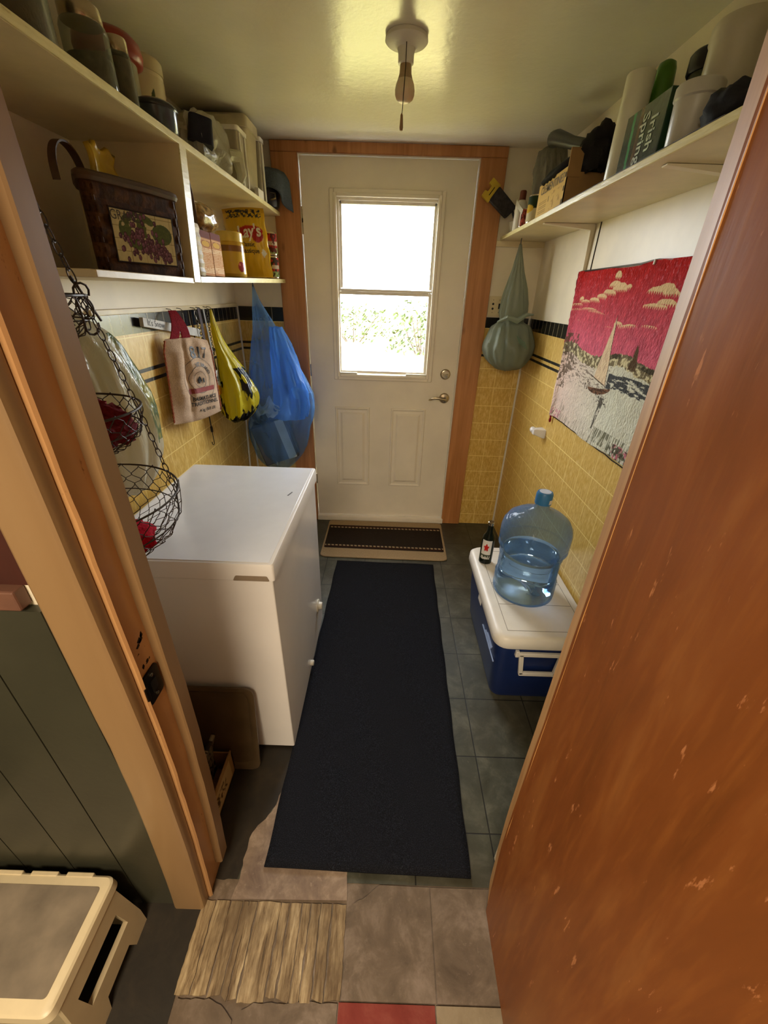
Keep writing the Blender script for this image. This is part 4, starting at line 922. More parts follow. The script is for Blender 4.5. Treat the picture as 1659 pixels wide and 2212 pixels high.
painted('label', 60, 40, lambda U, V: (-.685+.0555*np.cos(-1.9+2.2*U), 1.985+.0555*np.sin(-1.9+2.2*U), zb+.012+.10*V), jcol, M['print_gloss'], yj)
# snack bag
ch = thing('snack_bag', 'yellow bag of potato chips standing on the left lower shelf', 'snack bag', (-.70, 2.25, 1.527))
CX0, CX1, CZ0, CZ1 = -.785, -.578, 1.529, 1.798
def chf(u, v, s=-1):
    bul = (math.sin(PI*min(1, max(0, u)))**.6)*(math.sin(PI*min(1, max(0, v)))**.7)
    wr = .004*mnoise.noise(Vector((u*9, v*7, s)))+.004*abs(mnoise.noise(Vector((u*14, v*3, s+4))))
    x = CX0+(CX1-CX0)*u+.002*math.sin(v*22)-(.012*(1-abs(u-.5)*2)*0); x += -.018*(v)*1.0
    return (x, 2.25+s*(.034*bul+wr*(bul > .1))+(-.05*(u-.5)), CZ0+(CZ1-CZ0)*v+.006*math.sin(u*3.1)*v)
def chcol(U, V):
    n = fbm(U*8, V*8, 3); c = flat(U, '#d8ae22')*(.9+.2*n[..., None])
    c = lay(c, (V > .93).astype(float), '#c49a20'); c = lay(c, ((V > .86) & (V < .97) & (np.abs(U-.5) < .42) & (fbm(U*26, V*40, 6) > .47)).astype(float), '#2c2e30')
    d = ((U-.62)/.30)**2+((V-.66-.06*(U-.62))/.085)**2; c = lay(c, (d < 1).astype(float), '#b81c16'); c = lay(c, ((U-.80)**2/.015+((V-.60)/.09)**2 < 1).astype(float), '#a81410')
    c = lay(c, ((np.abs(U-.88)+np.abs(V-.36)*.9) < .06).astype(float), '#eef0ee')
    return c
def npch(U, V): 
    f = np.vectorize(lambda u, v: chf(u, v)); return f(U, V)
o = painted('bag_front', 70, 80, npch, chcol, M['print_gloss'], ch)
m = MB(); m.grid(30, 34, lambda u, v: chf(1-u, v, 1)); m.build('bag_back', plain('yellow_film_back', '#c89a1e', .25), ch, smooth=60)
def onchip(u, v):
    p = chf(u, v); return (p[0], p[1]-.0022, p[2])
m = MB(); m.text("Lay's", .066, lambda u, v: onchip(.62+u*4.7, .655+v*3.7+u*.4), bold=.0018, sx=.9); m.build('lettering', plain('white_ink', '#efe6d4', .4, bump=0), o, smooth=0)
m = MB(); m.text("Classic\nClassique", .026, lambda u, v: onchip(.56+u*4.65, .43+v*3.7), bold=.0003); m.build('lettering', M['ink'], o, smooth=0)
for k, (z, lab, c1) in enumerate(((1.530, 'lower dark red food can stacked at the end of left lower shelf', '#7a2418'), (1.632, 'upper dark red food can stacked at the end of left lower shelf', '#5c2018'))):
    cn = thing('food_can', lab, 'can', (-.632, 2.43, z), 'stacked cans on the lower shelf')
    MB().lathe([(.031, 0), (.033, .002), (.033, .097), (.031, .100), (.028, .099)], (-.630, 2.43, z), 28).build('can_body', M['chrome'], cn)
    def ccol(U, V, k=k): 
        c = flat(U, '#54221a' if k else '#3c2c20'); n = fbm(U*9, V*6, 3+k); c = lay(c, (n > .55).astype(float), '#a83424'); c = lay(c, ((V > .42) & (V < .62) & (n > .4)).astype(float), '#b8a488'); return lay(c, ((V < .3) & (n > .52)).astype(float), '#8a9a5c')
    painted('label', 50, 30, lambda U, V, z=z: (-.630+.0334*np.cos(-2.2+2.6*U), 2.43+.0334*np.sin(-2.2+2.6*U), z+.008+.085*V), ccol, M['print'], cn)

# ------------------------------------------------------------------ hanging on the left wall
rb = thing('rice_bag', 'burlap rice bag with printed 817 hanging by a dark red strap on left wall', 'bag', (-.85, 1.75, 1.28))
cTL, cTR, cBR, cBL = Vector((-.868, 1.625, 1.298)), Vector((-.785, 1.858, 1.276)), Vector((-.79, 1.872, .968)), Vector((-.868, 1.577, .982))
def rbf(u, v, s=1, off=0):   # v: 0 bottom, 1 top
    uu = .5+(u-.5)*(1-.10*max(0, v-.86)/.14)
    p = cBL*(1-uu)*(1-v)+cBR*uu*(1-v)+cTL*(1-uu)*v+cTR*uu*v
    b = max(0, math.sin(PI*min(1, max(0, u))))**.55*max(0, math.sin(PI*min(1, max(0, v))))**.45
    fold = .013*math.exp(-((u-.19)/.10)**2)-.014*math.exp(-((u-.36)/.05)**2)
    wr = .011*mnoise.noise(Vector((u*4, v*5, s)))*b+.006*mnoise.noise(Vector((u*3, v*13, 2)))*b+.009*(v>.8)*(v-.8)/.2*math.sin(u*19)*b
    n_ = Vector((.80, -.6, 0)).normalized(); d = (.023*b+(fold*b if s > 0 else 0)+wr)*s+off
    if s < 0: d = max(d, -.012)
    return tuple(p+n_*d+Vector((0, 0, -.012*math.sin(u*PI)*(v < .02)+.012*math.sin(u*PI*1.0)*v*v)))
m = MB(); m.grid(56, 64, lambda u, v: rbf(u, v)); n0 = m.grid(56, 64, lambda u, v: rbf(1-u, v, -1)); bd = m.build('sack', M['burlap'], rb, smooth=80)
def onbag(u, v, du=0, dv=0):
    return rbf(.64+u/.235, v/.31+dv, 1, .0022)
def ptext(txt, size, cu, cv, mat, bold=0.0004, sx=1, arc=None, nm='lettering'):
    m = MB()
    if arc is None: fn = lambda u, v: rbf(cu+u/.25, cv+v/.31, 1, .0018)
    else:
        def fn(u, v):
            a = PI/2+arc[1]-u/arc[0]; return rbf(cu+(arc[0]+v)*math.cos(a)/.25, cv+(arc[0]+v)*math.sin(a)/.31, 1, .0018)
    m.text(txt, size, fn, bold=bold, sx=sx); return m.build(nm, mat, bd, smooth=0)
ptext('817', .058, .66, .82, M['ink'], .0012, 1.1)
ptext('NT BRAND', .019, .60, .50, M['ink'], .0004, .95, arc=(.058, -.45))
for r0 in (.052, .082, .030):
    m = MB(); lo_ = []
    for i in range(49):
        a = 2*PI*i/48; 
        if r0 > .08 and 3.6 < a < 5.8: pass
        lo_.append([rbf(.60+(r0+o)*math.cos(a)/.25, .50+(r0+o)*math.sin(a)/.31, 1, .0018) for o in (0, .0016)])
    m.loft(lo_, False, False, False); m.build('ring_print', M['ink'], bd, smooth=0)
m = MB(); rr = random.Random(2)
for k in range(7):
    a = rr.uniform(0, 6.3); q = rr.uniform(.0, .018); cu, cv = .60+q*math.cos(a)/.25, .50+q*math.sin(a)/.31
    m.f.append(tuple(range(len(m.v), len(m.v)+6))); m.mi.append(0); m.addv([rbf(cu+.0055*math.cos(b*PI/3+k)/.25, cv+.011*math.sin(b*PI/3+k*.3)/.31, 1, .0019) for b in range(6)])
m.build('grain_emblem', M['ink'], bd, smooth=0)
m = MB(); loR = [[rbf(u, .335+.02*(u-.3)+o, 1, .002) for o in (0, .06)] for u in np.linspace(.34, .88, 14)]; m.loft(loR, False, False, False); m.build('ribbon_print', plain('dull_red_ink', '#8a2c20', .7, bump=0), bd, smooth=0)
ptext('BASMATI RICE\nTRADITIONNEL', .022, .64, .225, M['ink'], .0005, .92)
ptext('4 kg (8.8 LB)', .018, .68, .095, M['ink'], .0003, .95)
for pth in ([rbf(.005, v, 1, .001) for v in np.linspace(.02, .98, 40)], [rbf(.995, v, 1, .001) for v in np.linspace(.02, .9, 40)]):
    m = MB(); m.tube(pth, [.0045 if i % 2 else .0025 for i in range(40)], 6); m.build('stitched_edge', plain('rust_thread', '#a0583c', .9, var=.3, scale=100), rb)
# strap
m = MB(); top = Vector((-.868, 1.745, 1.393)); A_, B_ = Vector(rbf(.20, .99)), Vector(rbf(.46, .99)); hd_ = Vector((.012, .022, 0))
for q, sgn in ((A_, -1), (B_, 1)):
    pts_ = [q+(top-q)*t_+Vector((.010, 0, 0))*math.sin(t_*PI) for t_ in np.linspace(0, 1, 8)]
    m.loft([[p-hd_*.75*(1-.15*i/7), p+hd_*.75*(1-.15*i/7), p+hd_*.75*(1-.15*i/7)+Vector((.003, 0, .0)), p-hd_*.75*(1-.15*i/7)+Vector((.003, 0, 0))] for i, p in enumerate(pts_)])
m.build('strap', M['red_tape'], rb)
# sign
sg = thing('wooden_sign', "narrow white sign reading It's Snow, tilted behind the rice bag strap", 'sign', (-.88, 1.75, 1.33))
dv = Vector((0, .445, -.068)).normalized(); uv_ = Vector((0, .068, .445)).normalized(); o_ = Vector((-.886, 1.535, 1.362))
def sgf(a, b, d): return o_+dv*a+uv_*b+Vector((d, 0, 0))
m = MB(); m.prism([(0, -.015), (.452, -.017), (.452, .017), (0, .015)], lambda u, v, d: sgf(u, v, d), 0, .014); bdx = m.build('board', plain('white_wash_wood', '#b8b4ac', .5, var=.1, scale=30), sg, bevel=.001)
m = MB(); m.text("It's Snow", .030, lambda u, v: sgf(.082+u, v+.001, .0148), sx=1.05); m.build('lettering', M['ink'], bdx, smooth=0)
# key chains, leash, belt on hooks
def chain_mesh(path, ll, lw, r, seg=5, start=0):
    m = MB(); P = [Vector(p) for p in path]; L_ = [0]
    for a, b in zip(P, P[1:]): L_.append(L_[-1]+(b-a).length)
    n = max(2, int(L_[-1]/(ll*.78)))
    def at(s):
        for i in range(len(P)-1):
            if s <= L_[i+1] or i == len(P)-2: return P[i]+(P[i+1]-P[i])*((s-L_[i])/max(1e-9, L_[i+1]-L_[i])), (P[i+1]-P[i]).normalized()
    for k in range(n):
        c, t_ = at(L_[-1]*(k+.5)/n); ref = Vector((1, .2, .1)) if abs(t_.x) < .8 else Vector((0, 1, 0)); sd_ = t_.cross(ref).normalized()
        if (k+start) % 2: sd_ = (sd_*.35+t_.cross(sd_)*.94).normalized()
        m.tube([c+t_*math.cos(2*PI*i/12)*ll/2+sd_*math.sin(2*PI*i/12)*lw/2*(1.0) for i in range(12)], r, seg, closed=True)
    return m
hc = thing('dog_chain', 'steel link choke chain hanging from a hook right of the rice bag', 'chain', (-.86, 1.93, 1.39), 'steel chains on the left wall')
m = MB(); m.tube([(-.868+.0*i, 1.955+.012*math.cos(i*PI/8), 1.375+.012*math.sin(i*PI/8)) for i in range(16)], .0018, 6, closed=True); m.build('ring', M['chain_silver'], hc)
chain_mesh([(-.868, 1.955, 1.362), (-.862, 1.962, 1.30), (-.86, 1.972, 1.24), (-.86, 1.985, 1.20)], .016, .010, .0017).build('links', M['chain_silver'], hc)
hc = thing('dog_chain', 'second steel chain hanging beside the yellow bag', 'chain', (-.86, 2.06, 1.39), 'steel chains on the left wall')
chain_mesh([(-.872, 2.09, 1.385), (-.866, 2.075, 1.33), (-.862, 2.06, 1.26), (-.862, 2.07, 1.19)], .014, .010, .0016, start=1).build('links', M['chain_silver'], hc)
bl = thing('leash', 'dark leather leash with a pale stripe hanging between the chains', 'leash', (-.87, 2.0, 1.39))
m = MB()
def ribbon(path, w_, t_=.002, wd=(0, 1, 0)):
    m = MB(); wv = Vector(wd)*w_/2; m.loft([[Vector(p)-wv, Vector(p)+wv, Vector(p)+wv+Vector((t_, 0, 0)), Vector(p)-wv+Vector((t_, 0, 0))] for p in path]); return m
ribbon([(-.872, 2.000, 1.395), (-.868, 1.998, 1.33), (-.866, 1.992, 1.25), (-.866, 1.985, 1.17), (-.868, 1.985, 1.10)], .026).build('strap', plain('dark_leather', '#32140e', .4), bl)
ribbon([(-.866, 2.035, 1.39), (-.862, 2.035, 1.32), (-.858, 2.035, 1.24), (-.858, 2.05, 1.14), (-.858, 2.075, 1.08)], .016).build('pale_strap', plain('grey_strap', '#7d7a72', .5), bl)
m = MB(); m.tube([(-.852+.0*i, 2.075+.010*math.cos(i*PI/7), 1.19-.075+.06*math.sin(i*PI/7)) for i in range(14)], .0016, 6, closed=True); m.build('wire_loop', M['chain_silver'], bl)
wp = thing('spray_can', 'small white and yellow packet hanging behind the rice bag edge', 'packet', (-.85, 2.0, 1.05))
wp.name = 'hanging_packet'
def wcol(U, V):
    c = flat(U, '#d8dce0'); c = lay(c, (V < .5-.2*U).astype(float), '#d8961c'); return lay(c, ((np.hypot((U-.5)*.8, V-.68) < .13) & (fbm(U*20, V*20, 2) > .45)).astype(float), '#3c6488')
painted('packet_front', 24, 40, lambda U, V: (-.846+.006*np.sin(PI*U), 1.978+.055*U-.0*V+.02*(1-V)*(U-.5), 1.012+.115*V), wcol, M['print'], wp, solid=.004)
hb = thing('bungee_cord', 'thin dark cord with a metal hook hanging below the rice bag', 'cord', (-.88, 1.92, 1.3))
m = MB(); m.tube([(-.876, 1.925, 1.385), (-.878, 1.925, 1.2), (-.878, 1.925, 1.0), (-.876, 1.925, .86)], .0028, 6); m.build('cord', M['brass_dark'], hb)
MB().lathe([(.005, .845), (.006, .85), (.006, .87), (.004, .875)], (-.876, 1.925, 0), 12).build('ferrule', M['brass_dark'], hb)
m = MB(); m.tube([(-.876, 1.925, .847), (-.876, 1.927, .80), (-.874, 1.922, .786), (-.874, 1.912, .782), (-.874, 1.902, .788), (-.874, 1.899, .802)], .002, 6); m.build('hook', M['brass_dark'], hb)
for k, y in enumerate((1.745, 1.83, 1.955, 2.012, 2.09, 2.13)):
    t_ = thing('hook', ['hook holding the red strap of the rice bag', 'empty hook right of the red strap', 'hook holding the first steel chain', 'hook holding the dark leash', 'hook holding the second steel chain', 'hook holding the yellow bag'][k], 'hook', (-.888, y, 1.395), 'hooks on the left wall strip')
    m = MB(); m.tube([(-.8885, y, 1.398), (-.872, y, 1.396), (-.866, y, 1.390), (-.866, y, 1.383), (-.870, y, 1.379)], .0016, 6); m.build('wire', M['chain_silver'], t_)
# yellow bag
t = NT('yellow_striped_film'); v = t.obj((1, 1, .6)); nz = t.noise(v, 16, 4, .6, .8); sp = t.n('SeparateXYZ'); t.l(t._o.outputs['Object'], sp.inputs[0])
st_ = t.ramp(t.noise(t.obj((1, 1, .45), rot=(.5, 0, 0)), 17, 3, .5, 1.2), [(.50, (0, 0, 0)), (.53, (1, 1, 1))]); mk = t.math('MULTIPLY', st_, t.math('GREATER_THAN', t.math('ADD', sp.outputs['Y'], t.math('MULTIPLY', sp.outputs['Z'], -.25)), 1.775))
mk = t.math('MULTIPLY', mk, t.math('LESS_THAN', sp.outputs['Z'], 1.13))
yc = t.mix(mk, '#dccb2c', '#15150f'); t.col(yc); t.rough(.22); t.bump(nz, .6, .01); tl = t.n('BsdfTranslucent'); t.l(yc, tl.inputs[0]); mx = t.n('MixShader'); mx.inputs[0].default_value = .45
t.l(t.b.outputs[0], mx.inputs[1]); t.l(tl.outputs[0], mx.inputs[2]); t.l(mx.outputs[0], t.out.inputs[0]); M['tiger'] = t.m
ybg = thing('plastic_bag', 'yellow plastic bag with black stripes hanging full on the left wall', 'bag', (-.80, 2.1, 1.38))
bag_mesh([(1.385, -.868, 2.125, .004, .006), (1.31, -.862, 2.12, .014, .022), (1.22, -.84, 2.115, .026, .045), (1.15, -.815, 2.11, .045, .07), (1.06, -.79, 2.11, .075, .105), (.98, -.785, 2.11, .088, .122), (.91, -.79, 2.10, .080, .11), (.87, -.795, 2.09, .045, .065), (.862, -.795, 2.09, .008, .01)], 11, .09, 7, 64, 7, .05).build('film', M['tiger'], ybg, smooth=70)
MB().lathe([(.012, 0), (.012, .002)], (-.722, 2.055, .985), 16, 'x').build('dark_spot', plain('dark_olive_spot', '#4a4012', .5), ybg)
# leaning white rods
rd = tag(MB().tube([(-.872, 2.30, .0), (-.892, 2.47, .82)], .0055, 10).build('curtain_rod', M['white_plastic']), 'thin white rod leaning into the left corner behind the freezer', 'rod')
# blue bag with its contents
bbg = thing('plastic_bag', 'large clear blue plastic bag hanging by the back door over the freezer', 'bag', (-.70, 2.38, 1.5))
lv_ = [(1.495, -.735, 2.40, .004, .004), (1.42, -.722, 2.395, .022, .02), (1.30, -.692, 2.385, .062, .05), (1.17, -.665, 2.375, .112, .08), (1.03, -.640, 2.365, .160, .105), (.92, -.630, 2.36, .182, .125), (.82, -.645, 2.36, .186, .135), (.74, -.665, 2.36, .180, .135), (.65, -.668, 2.36, .165, .125), (.56, -.675, 2.36, .125, .10), (.50, -.68, 2.36, .07, .06), (.488, -.68, 2.36, .02, .02)]
bag_mesh(lv_, 13, .075, 12, 84, 8, .07).build('film', M['blue_film'], bbg, smooth=70)
bag_mesh([(z, x+.065, y-.01, rx*.56, ry*.74) for z, x, y, rx, ry in lv_[2:7]], 9, .12, 21, 56, 7, .09).build('inner_fold', sheer('bright_blue_film', '#7ab8ff', .42, .08, .65, 14, 1.0, .30), bbg, smooth=70)
B(-.738, -.732, 2.399, 2.405, 1.49, 1.512).build('hook', M['chain_silver'], bbg)
bk = thing('dark_box', 'dark grey box with a pale strip inside the blue plastic bag', 'box', (-.66, 2.33, .65))
m = MB(); m.M = Matrix.Translation((-.672, 2.355, .655)) @ Matrix.Rotation(-.30, 4, 'Y') @ Matrix.Rotation(.2, 4, 'Z'); m.box(-.11, .10, -.075, .065, -.10, .14); m.build('carton', plain('dark_slate_carton', '#23262e', .45, var=.5, scale=12), bk, bevel=.004)
m = MB(); m.M = Matrix.Translation((-.672, 2.355, .655)) @ Matrix.Rotation(-.30, 4, 'Y') @ Matrix.Rotation(.2, 4, 'Z'); m.box(.035, .085, -.0775, -.0745, -.10, .14); m.build('pale_strip', plain('pale_tape', '#a8aaa8', .5), bk)
wr_ = thing('paper_wrap', 'crumpled white paper inside the blue plastic bag', 'paper', (-.69, 2.34, .9))
m = MB(); m.grid(30, 22, lambda u, v: (-.775+.20*u+.02*mnoise.noise(Vector((u*4, v*4, 2))), 2.33-.055*math.sin(PI*u)+.03*mnoise.noise(Vector((u*5, v*5, 9))), .835+.12*v*(1-.55*abs(math.sin(u*6.3)))+.03*mnoise.noise(Vector((u*6, v*3, 4))))); m.build('sheet', plain('white_paper', '#c4c8d0', .6, bump=.4, bscale=20), wr_, smooth=40, solid=.001)
blob((-.73, 2.37, .80), .075, 8, .5, 3, 26, 16, (1, .8, .9))
dkc = thing('dark_cloth', 'dark crumpled cloth low in the blue plastic bag', 'cloth', (-.75, 2.37, .7))
blob((-.755, 2.37, .80), .055, 8, .5, 3, 26, 16, (1, .9, 1.1)).build('cloth', plain('dark_blue_cloth', '#1a2238', .7, var=.6, scale=14), dkc, smooth=50)

# ------------------------------------------------------------------ white bag by the left jamb
t = NT('white_film_with_green_print'); v = t.obj((1, 1, .5)); nz = t.noise(v, 18, 4, .6, .8); sp = t.n('SeparateXYZ'); t.l(t._o.outputs['Object'], sp.inputs[0])
zone = t.math('MULTIPLY', t.math('GREATER_THAN', sp.outputs['Y'], 1.135), t.math('MULTIPLY', t.math('GREATER_THAN', sp.outputs['Z'], 1.06), t.math('LESS_THAN', sp.outputs['Z'], 1.36)))
pr = t.ramp(t.noise(t.obj((1, 1, .6)), 16, 3), [(.42, '#bcb680'), (.46, '#4c6a40'), (.56, '#5c7a48'), (.60, '#a8a44c')])
wc = t.mix(t.math('MULTIPLY', zone, .85), '#d8d0b4', pr); t.col(wc); t.rough(.16); t.bump(nz, .8, .012); tl = t.n('BsdfTranslucent'); t.l(wc, tl.inputs[0]); tr = t.n('BsdfTransparent')
m1 = t.n('MixShader'); m1.inputs[0].default_value = .4; t.l(t.b.outputs[0], m1.inputs[1]); t.l(tl.outputs[0], m1.inputs[2]); m2 = t.n('MixShader'); m2.inputs[0].default_value = .88; t.l(tr.outputs[0], m2.inputs[1]); t.l(m1.outputs[0], m2.inputs[2]); t.l(m2.outputs[0], t.out.inputs[0]); M['printed_bag'] = t.m
wbg = thing('plastic_bag', 'large white plastic bag with green print hanging behind the wire baskets', 'bag', (-.78, 1.1, 1.43))
bag_mesh([(1.44, -.862, 1.06, .015, .03), (1.41, -.845, 1.07, .04, .08), (1.34, -.81, 1.09, .078, .115), (1.24, -.795, 1.11, .092, .135), (1.14, -.79, 1.12, .10, .148), (1.05, -.79, 1.11, .098, .145), (.98, -.79, 1.09, .088, .12), (.93, -.79, 1.08, .06, .08), (.925, -.79, 1.08, .02, .03)], 12, .09, 9, 72, 7, .05).build('film', M['printed_bag'], wbg, smooth=70)
# ------------------------------------------------------------------ tiered wire basket
wbk = thing('hanging_wire_basket', 'three tier dark wire basket hanging on chains beside the left door frame', 'wire basket', (-.66, .77, 2.1))
def bowl(cx, cy, z0, R, H, label, nz=7, na=22, seed=1, ridge=True):
    t_ = MB()
    t_.tube([(cx+R*math.cos(2*PI*i/48), cy+R*math.sin(2*PI*i/48), z0) for i in range(48)], .0024, 6, closed=True)
    tier = t_.build('tier_rim', M['wire'], wbk); r = random.Random(seed)
    def pt(i, j):   # net node i around, j down
        f = j/nz; rr_ = R*math.cos(min(1, f)*PI/2*.93)**.55 if f < 1 else R*.25
        rr_ = R*(1-.08*f-.66*f**4); z = z0-H*(f**.9); a = 2*PI*(i+(.5 if j % 2 else 0))/na
        q = 1+.02*math.sin(i*2.1+j*1.7+seed); return Vector((cx+rr_*math.cos(a)*q, cy+rr_*math.sin(a)*q, z+.004*math.sin(i*3.3+j)))
    m = MB()
    for i in range(na):
        for j in range(nz):
            a = pt(i, j)
            for di in ((0, -1) if j % 2 == 0 else (0, 1)):
                b = pt(i+di, j+1); mid = (a+b)/2; m.tube([a, a*.75+mid*.25+Vector((0, 0, -.002)), b*.85+mid*.15+Vector((0, 0, .002)), b], .0010, 4, caps=False)
    m.build('wire_net', M['wire'], tier, smooth=0)
    rr_ = R*.95; MB().tube([(cx+rr_*math.cos(2*PI*i/40), cy+rr_*math.sin(2*PI*i/40), z0-H*.42) for i in range(40)], .0016, 5, closed=True).build('lower_ring', M['wire'], tier)
    MB().tube([(cx+R*.27*math.cos(2*PI*i/16), cy+R*.27*math.sin(2*PI*i/16), z0-H) for i in range(16)], .0016, 5, closed=True).build('base_ring', M['wire'], tier)
    return tier
TB, TM, TT = (-.678, .772, 1.056, .202), (-.655, .765, 1.252, .152), (-.665, .765, 1.452, .118)
bowl(*TB[:3], TB[3], .155, '', 9, 30, 1); bowl(*TM[:3], TM[3], .10, '', 7, 26, 2); bowl(*TT[:3], TT[3], .095, '', 8, 22, 3)
for a in (.25, .25+2*PI/3, .25+4*PI/3):
    p = [Vector((c[0]+c[3]*math.cos(a), c[1]+c[3]*math.sin(a), c[2])) for c in (TB, TM, TT)]; top = Vector((-.68, .77, 2.05))
    chain_mesh([p[0], p[1]], .022, .012, .0011, 5).build('chain', M['wire'], wbk); chain_mesh([p[1], p[2]], .022, .012, .0011, 5).build('chain', M['wire'], wbk); chain_mesh([p[2], top*.30+p[2]*.70, top], .026, .013, .0012, 5).build('chain', M['wire'], wbk)
m = MB(); r = random.Random(6); q = Vector((TT[0]+TT[3]*math.cos(.25), TT[1]+TT[3]*math.sin(.25), TT[2]))
m.tube([q+Vector((.004*math.sin(i), .020*math.cos(i*.42), .0-.045*i/15+.03*math.sin(i*.42))) for i in range(16)], .002, 6)
m.tube([q+Vector((-.01+.006*i*.3, .008*i*.35, .03-.008*i)) for i in range(10)], .0022, 6); m.tube([q+Vector((.0+.006*math.cos(i*PI/10), .014*math.cos(i*PI/10), -.02+.018*math.sin(i*PI/10))) for i in range(20)], .0014, 6, closed=True); m.build('twisted_wire', M['wire'], wbk)
MB().tube([(-.68, .77, 2.04), (-.68, .77, 2.08), (-.68, .78, 2.10), (-.68, .77, ZC-.001)], .003, 6).build('ceiling_hook', M['wire'], wbk)
kn = thing('knitted_mitten', 'bright red knitted mitten lying in the lowest wire basket', 'mitten', (-.60, .73, .93))
blob((-.615, .775, .948), .068, 3, .25, 2.5, 34, 20, (1.05, 1.1, .62)).build('knit', M['red_knit'], kn, smooth=70)
m = MB(); m.tube([(-.62, .73, .945), (-.63, .70, .955), (-.64, .68, .962)], [.024, .022, .014], 12); m.build('thumb', M['red_knit'], kn)
k2 = thing('knitted_scarf', 'dark red knitted scarf bundled in the middle wire basket', 'scarf', (-.66, .76, 1.2))
blob((-.612, .800, 1.208), .066, 5, .5, 2.6, 34, 20, (1.0, 1.0, .72)).build('knit', M['maroon_knit'], k2, smooth=70)

# ------------------------------------------------------------------ floor left of the runner, behind the jamb
ty = thing('boot_tray', 'brown grey plastic boot tray leaning against the end of the freezer', 'tray', (-.58, .82, 0))
m = MB(); X0, X1 = -.80, -.403
def tr_(u, v, d): return (X0+(X1-X0)*u, .790+.058*v-d, .004+.345*v)
def trl(o, d): return [tr_(u, v, d) for u, v in fil([(o, o*1.15), (1-o, o*1.15), (1-o, 1-o*1.15), (o, 1-o*1.15)], .10, 6)]
m.loft([trl(0, 0), trl(0, .006), trl(.03, .008), trl(.06, .0), trl(.09, -.004), trl(.09, -.007), trl(.05, -.004)]); m.build('tray', plain('brown_grey_plastic', '#57462f', .4, var=.15), ty, smooth=40)
B(-.497, -.402, .795, .818, .001, .016)
cb = thing('carton', 'open low cardboard carton with a printed side on the floor beside the jamb', 'carton', (-.6, .70, 0))
m = MB(); a0, a1, b0, b1, hh = -.80, -.492, .60, .785, .112
m.box(a0, a1, b0, b1, .002, .006).box(a1-.004, a1, b0, b1, .002, hh).box(a0, a0+.004, b0, b1, .002, hh).box(a0, a1, b1-.004, b1, .002, hh-.01).box(a0, a1, b0, b0+.004, .002, hh-.01); m.build('carton_walls', M['kraft'], cb, smooth=0)
painted('printed_side', 60, 30, lambda U, V: (a1+.0006+0*U, .61+.15*U, .012+.085*V), lambda U, V: lay(flat(U, '#b89c6c'), ((V > .2) & (V < .8) & (U > .1) & (U < .75) & (fbm(U*26, V*14, 2) > .52)).astype(float), '#4c381e'), M['print'], cb)
bb2 = thing('garbage_bag', 'black crumpled bag standing in the cardboard carton', 'bag', (-.68, .68, .01))
blob((-.69, .690, .135), .105, 6, .35, 2.2, 30, 20, (.92, .78, 1.2)).build('film', plain('black_film', '#0b0a09', .3, bump=.3), bb2, smooth=60)
nw = thing('newspaper', 'folded newspaper stuck beside the black bag in the carton', 'newspaper', (-.55, .72, .02))
m = MB(); m.M = Matrix.Translation((-.548, .735, .11)) @ Matrix.Rotation(-.22, 4, 'Y') @ Matrix.Rotation(-.15, 4, 'X')
painted('printed_page', 60, 60, lambda U, V: (-.545-.012*np.sin(3*V)+.03*(V-.5), .690+.085*U, .02+.20*V), lambda U, V: lay(flat(U, '#7c6e56'), (fbm(U*16, V*22, 6) > .52).astype(float), '#2c241a'), M['print'], nw, solid=.012)
tc = thing('tin_can', 'shiny crushed metal can in the cardboard carton', 'can', (-.53, .66, .08))
m = MB(); m.M = Matrix.Translation((-.540, .648, .107)) @ Matrix.Rotation(.5, 4, 'Z') @ Matrix.Rotation(1.2, 4, 'X'); m.lathe([(.017, -.026), (.020, -.022), (.016, -.006), (.020, .006), (.020, .022), (.017, .026)], seg=9); m.build('can', plain('crushed_metal', '#a89c78', .22, metal=.9, var=.1), tc, smooth=20)

# ------------------------------------------------------------------ folding step stool at the bottom left
fs = thing('step_stool', 'cream plastic folding step stool with grey top beside the green wainscot', 'step stool', (-.8, .3, 0))
sx0, sx1, sy0, sy1, tz = -1.02, -.617, .198, .412, .230
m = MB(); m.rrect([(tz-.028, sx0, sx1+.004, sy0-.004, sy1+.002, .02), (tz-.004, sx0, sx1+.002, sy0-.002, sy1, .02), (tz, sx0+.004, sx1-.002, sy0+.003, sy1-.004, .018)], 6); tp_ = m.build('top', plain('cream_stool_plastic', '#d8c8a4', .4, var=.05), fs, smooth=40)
m = MB(); m.prism(fil([(sx0+.02, sy0+.022), (sx1-.020, sy0+.022), (sx1-.020, sy1-.022), (sx0+.02, sy1-.022)], .008), lambda u, v, d: (u, v, d), tz-.003, tz+.0012); m.build('grip_pad', plain('worn_grey_pad', '#857866', .7, var=.25, scale=9), tp_)
# side panel with a long opening and two feet, flaring outward
m = MB(); out = fil([(.215, .205), (.395, .205), (.405, .05), (.402, .0), (.355, .0), (.345, .035), (.265, .035), (.250, .0), (.196, .0), (.198, .06)], .008, 3)
inn = fil([(.240, .150), (.366, .150), (.372, .085), (.232, .085)], .008, 3)
def sdf(u, v, d): return (-.616+.022*(1-v/.205)+d, u, v+.001)
def ringprism(out, inn):
    pass
secs = [[(.198, .0), (.252, .0), (.262, .035), (.240, .085), (.236, .15), (.215, .205), (.198, .06)], [(.215, .205), (.236, .15), (.366, .15), (.395, .205)], [(.366, .15), (.372, .085), (.345, .035), (.355, .0), (.402, .0), (.405, .05), (.395, .205)], [(.262, .035), (.345, .035), (.372, .085), (.240, .085)]]
for s_ in secs: m.prism(s_, sdf, -.012, .0)
m.build('side_panel', plain('cream_stool_plastic_side', '#b8a684', .45, var=.05), fs, smooth=30)
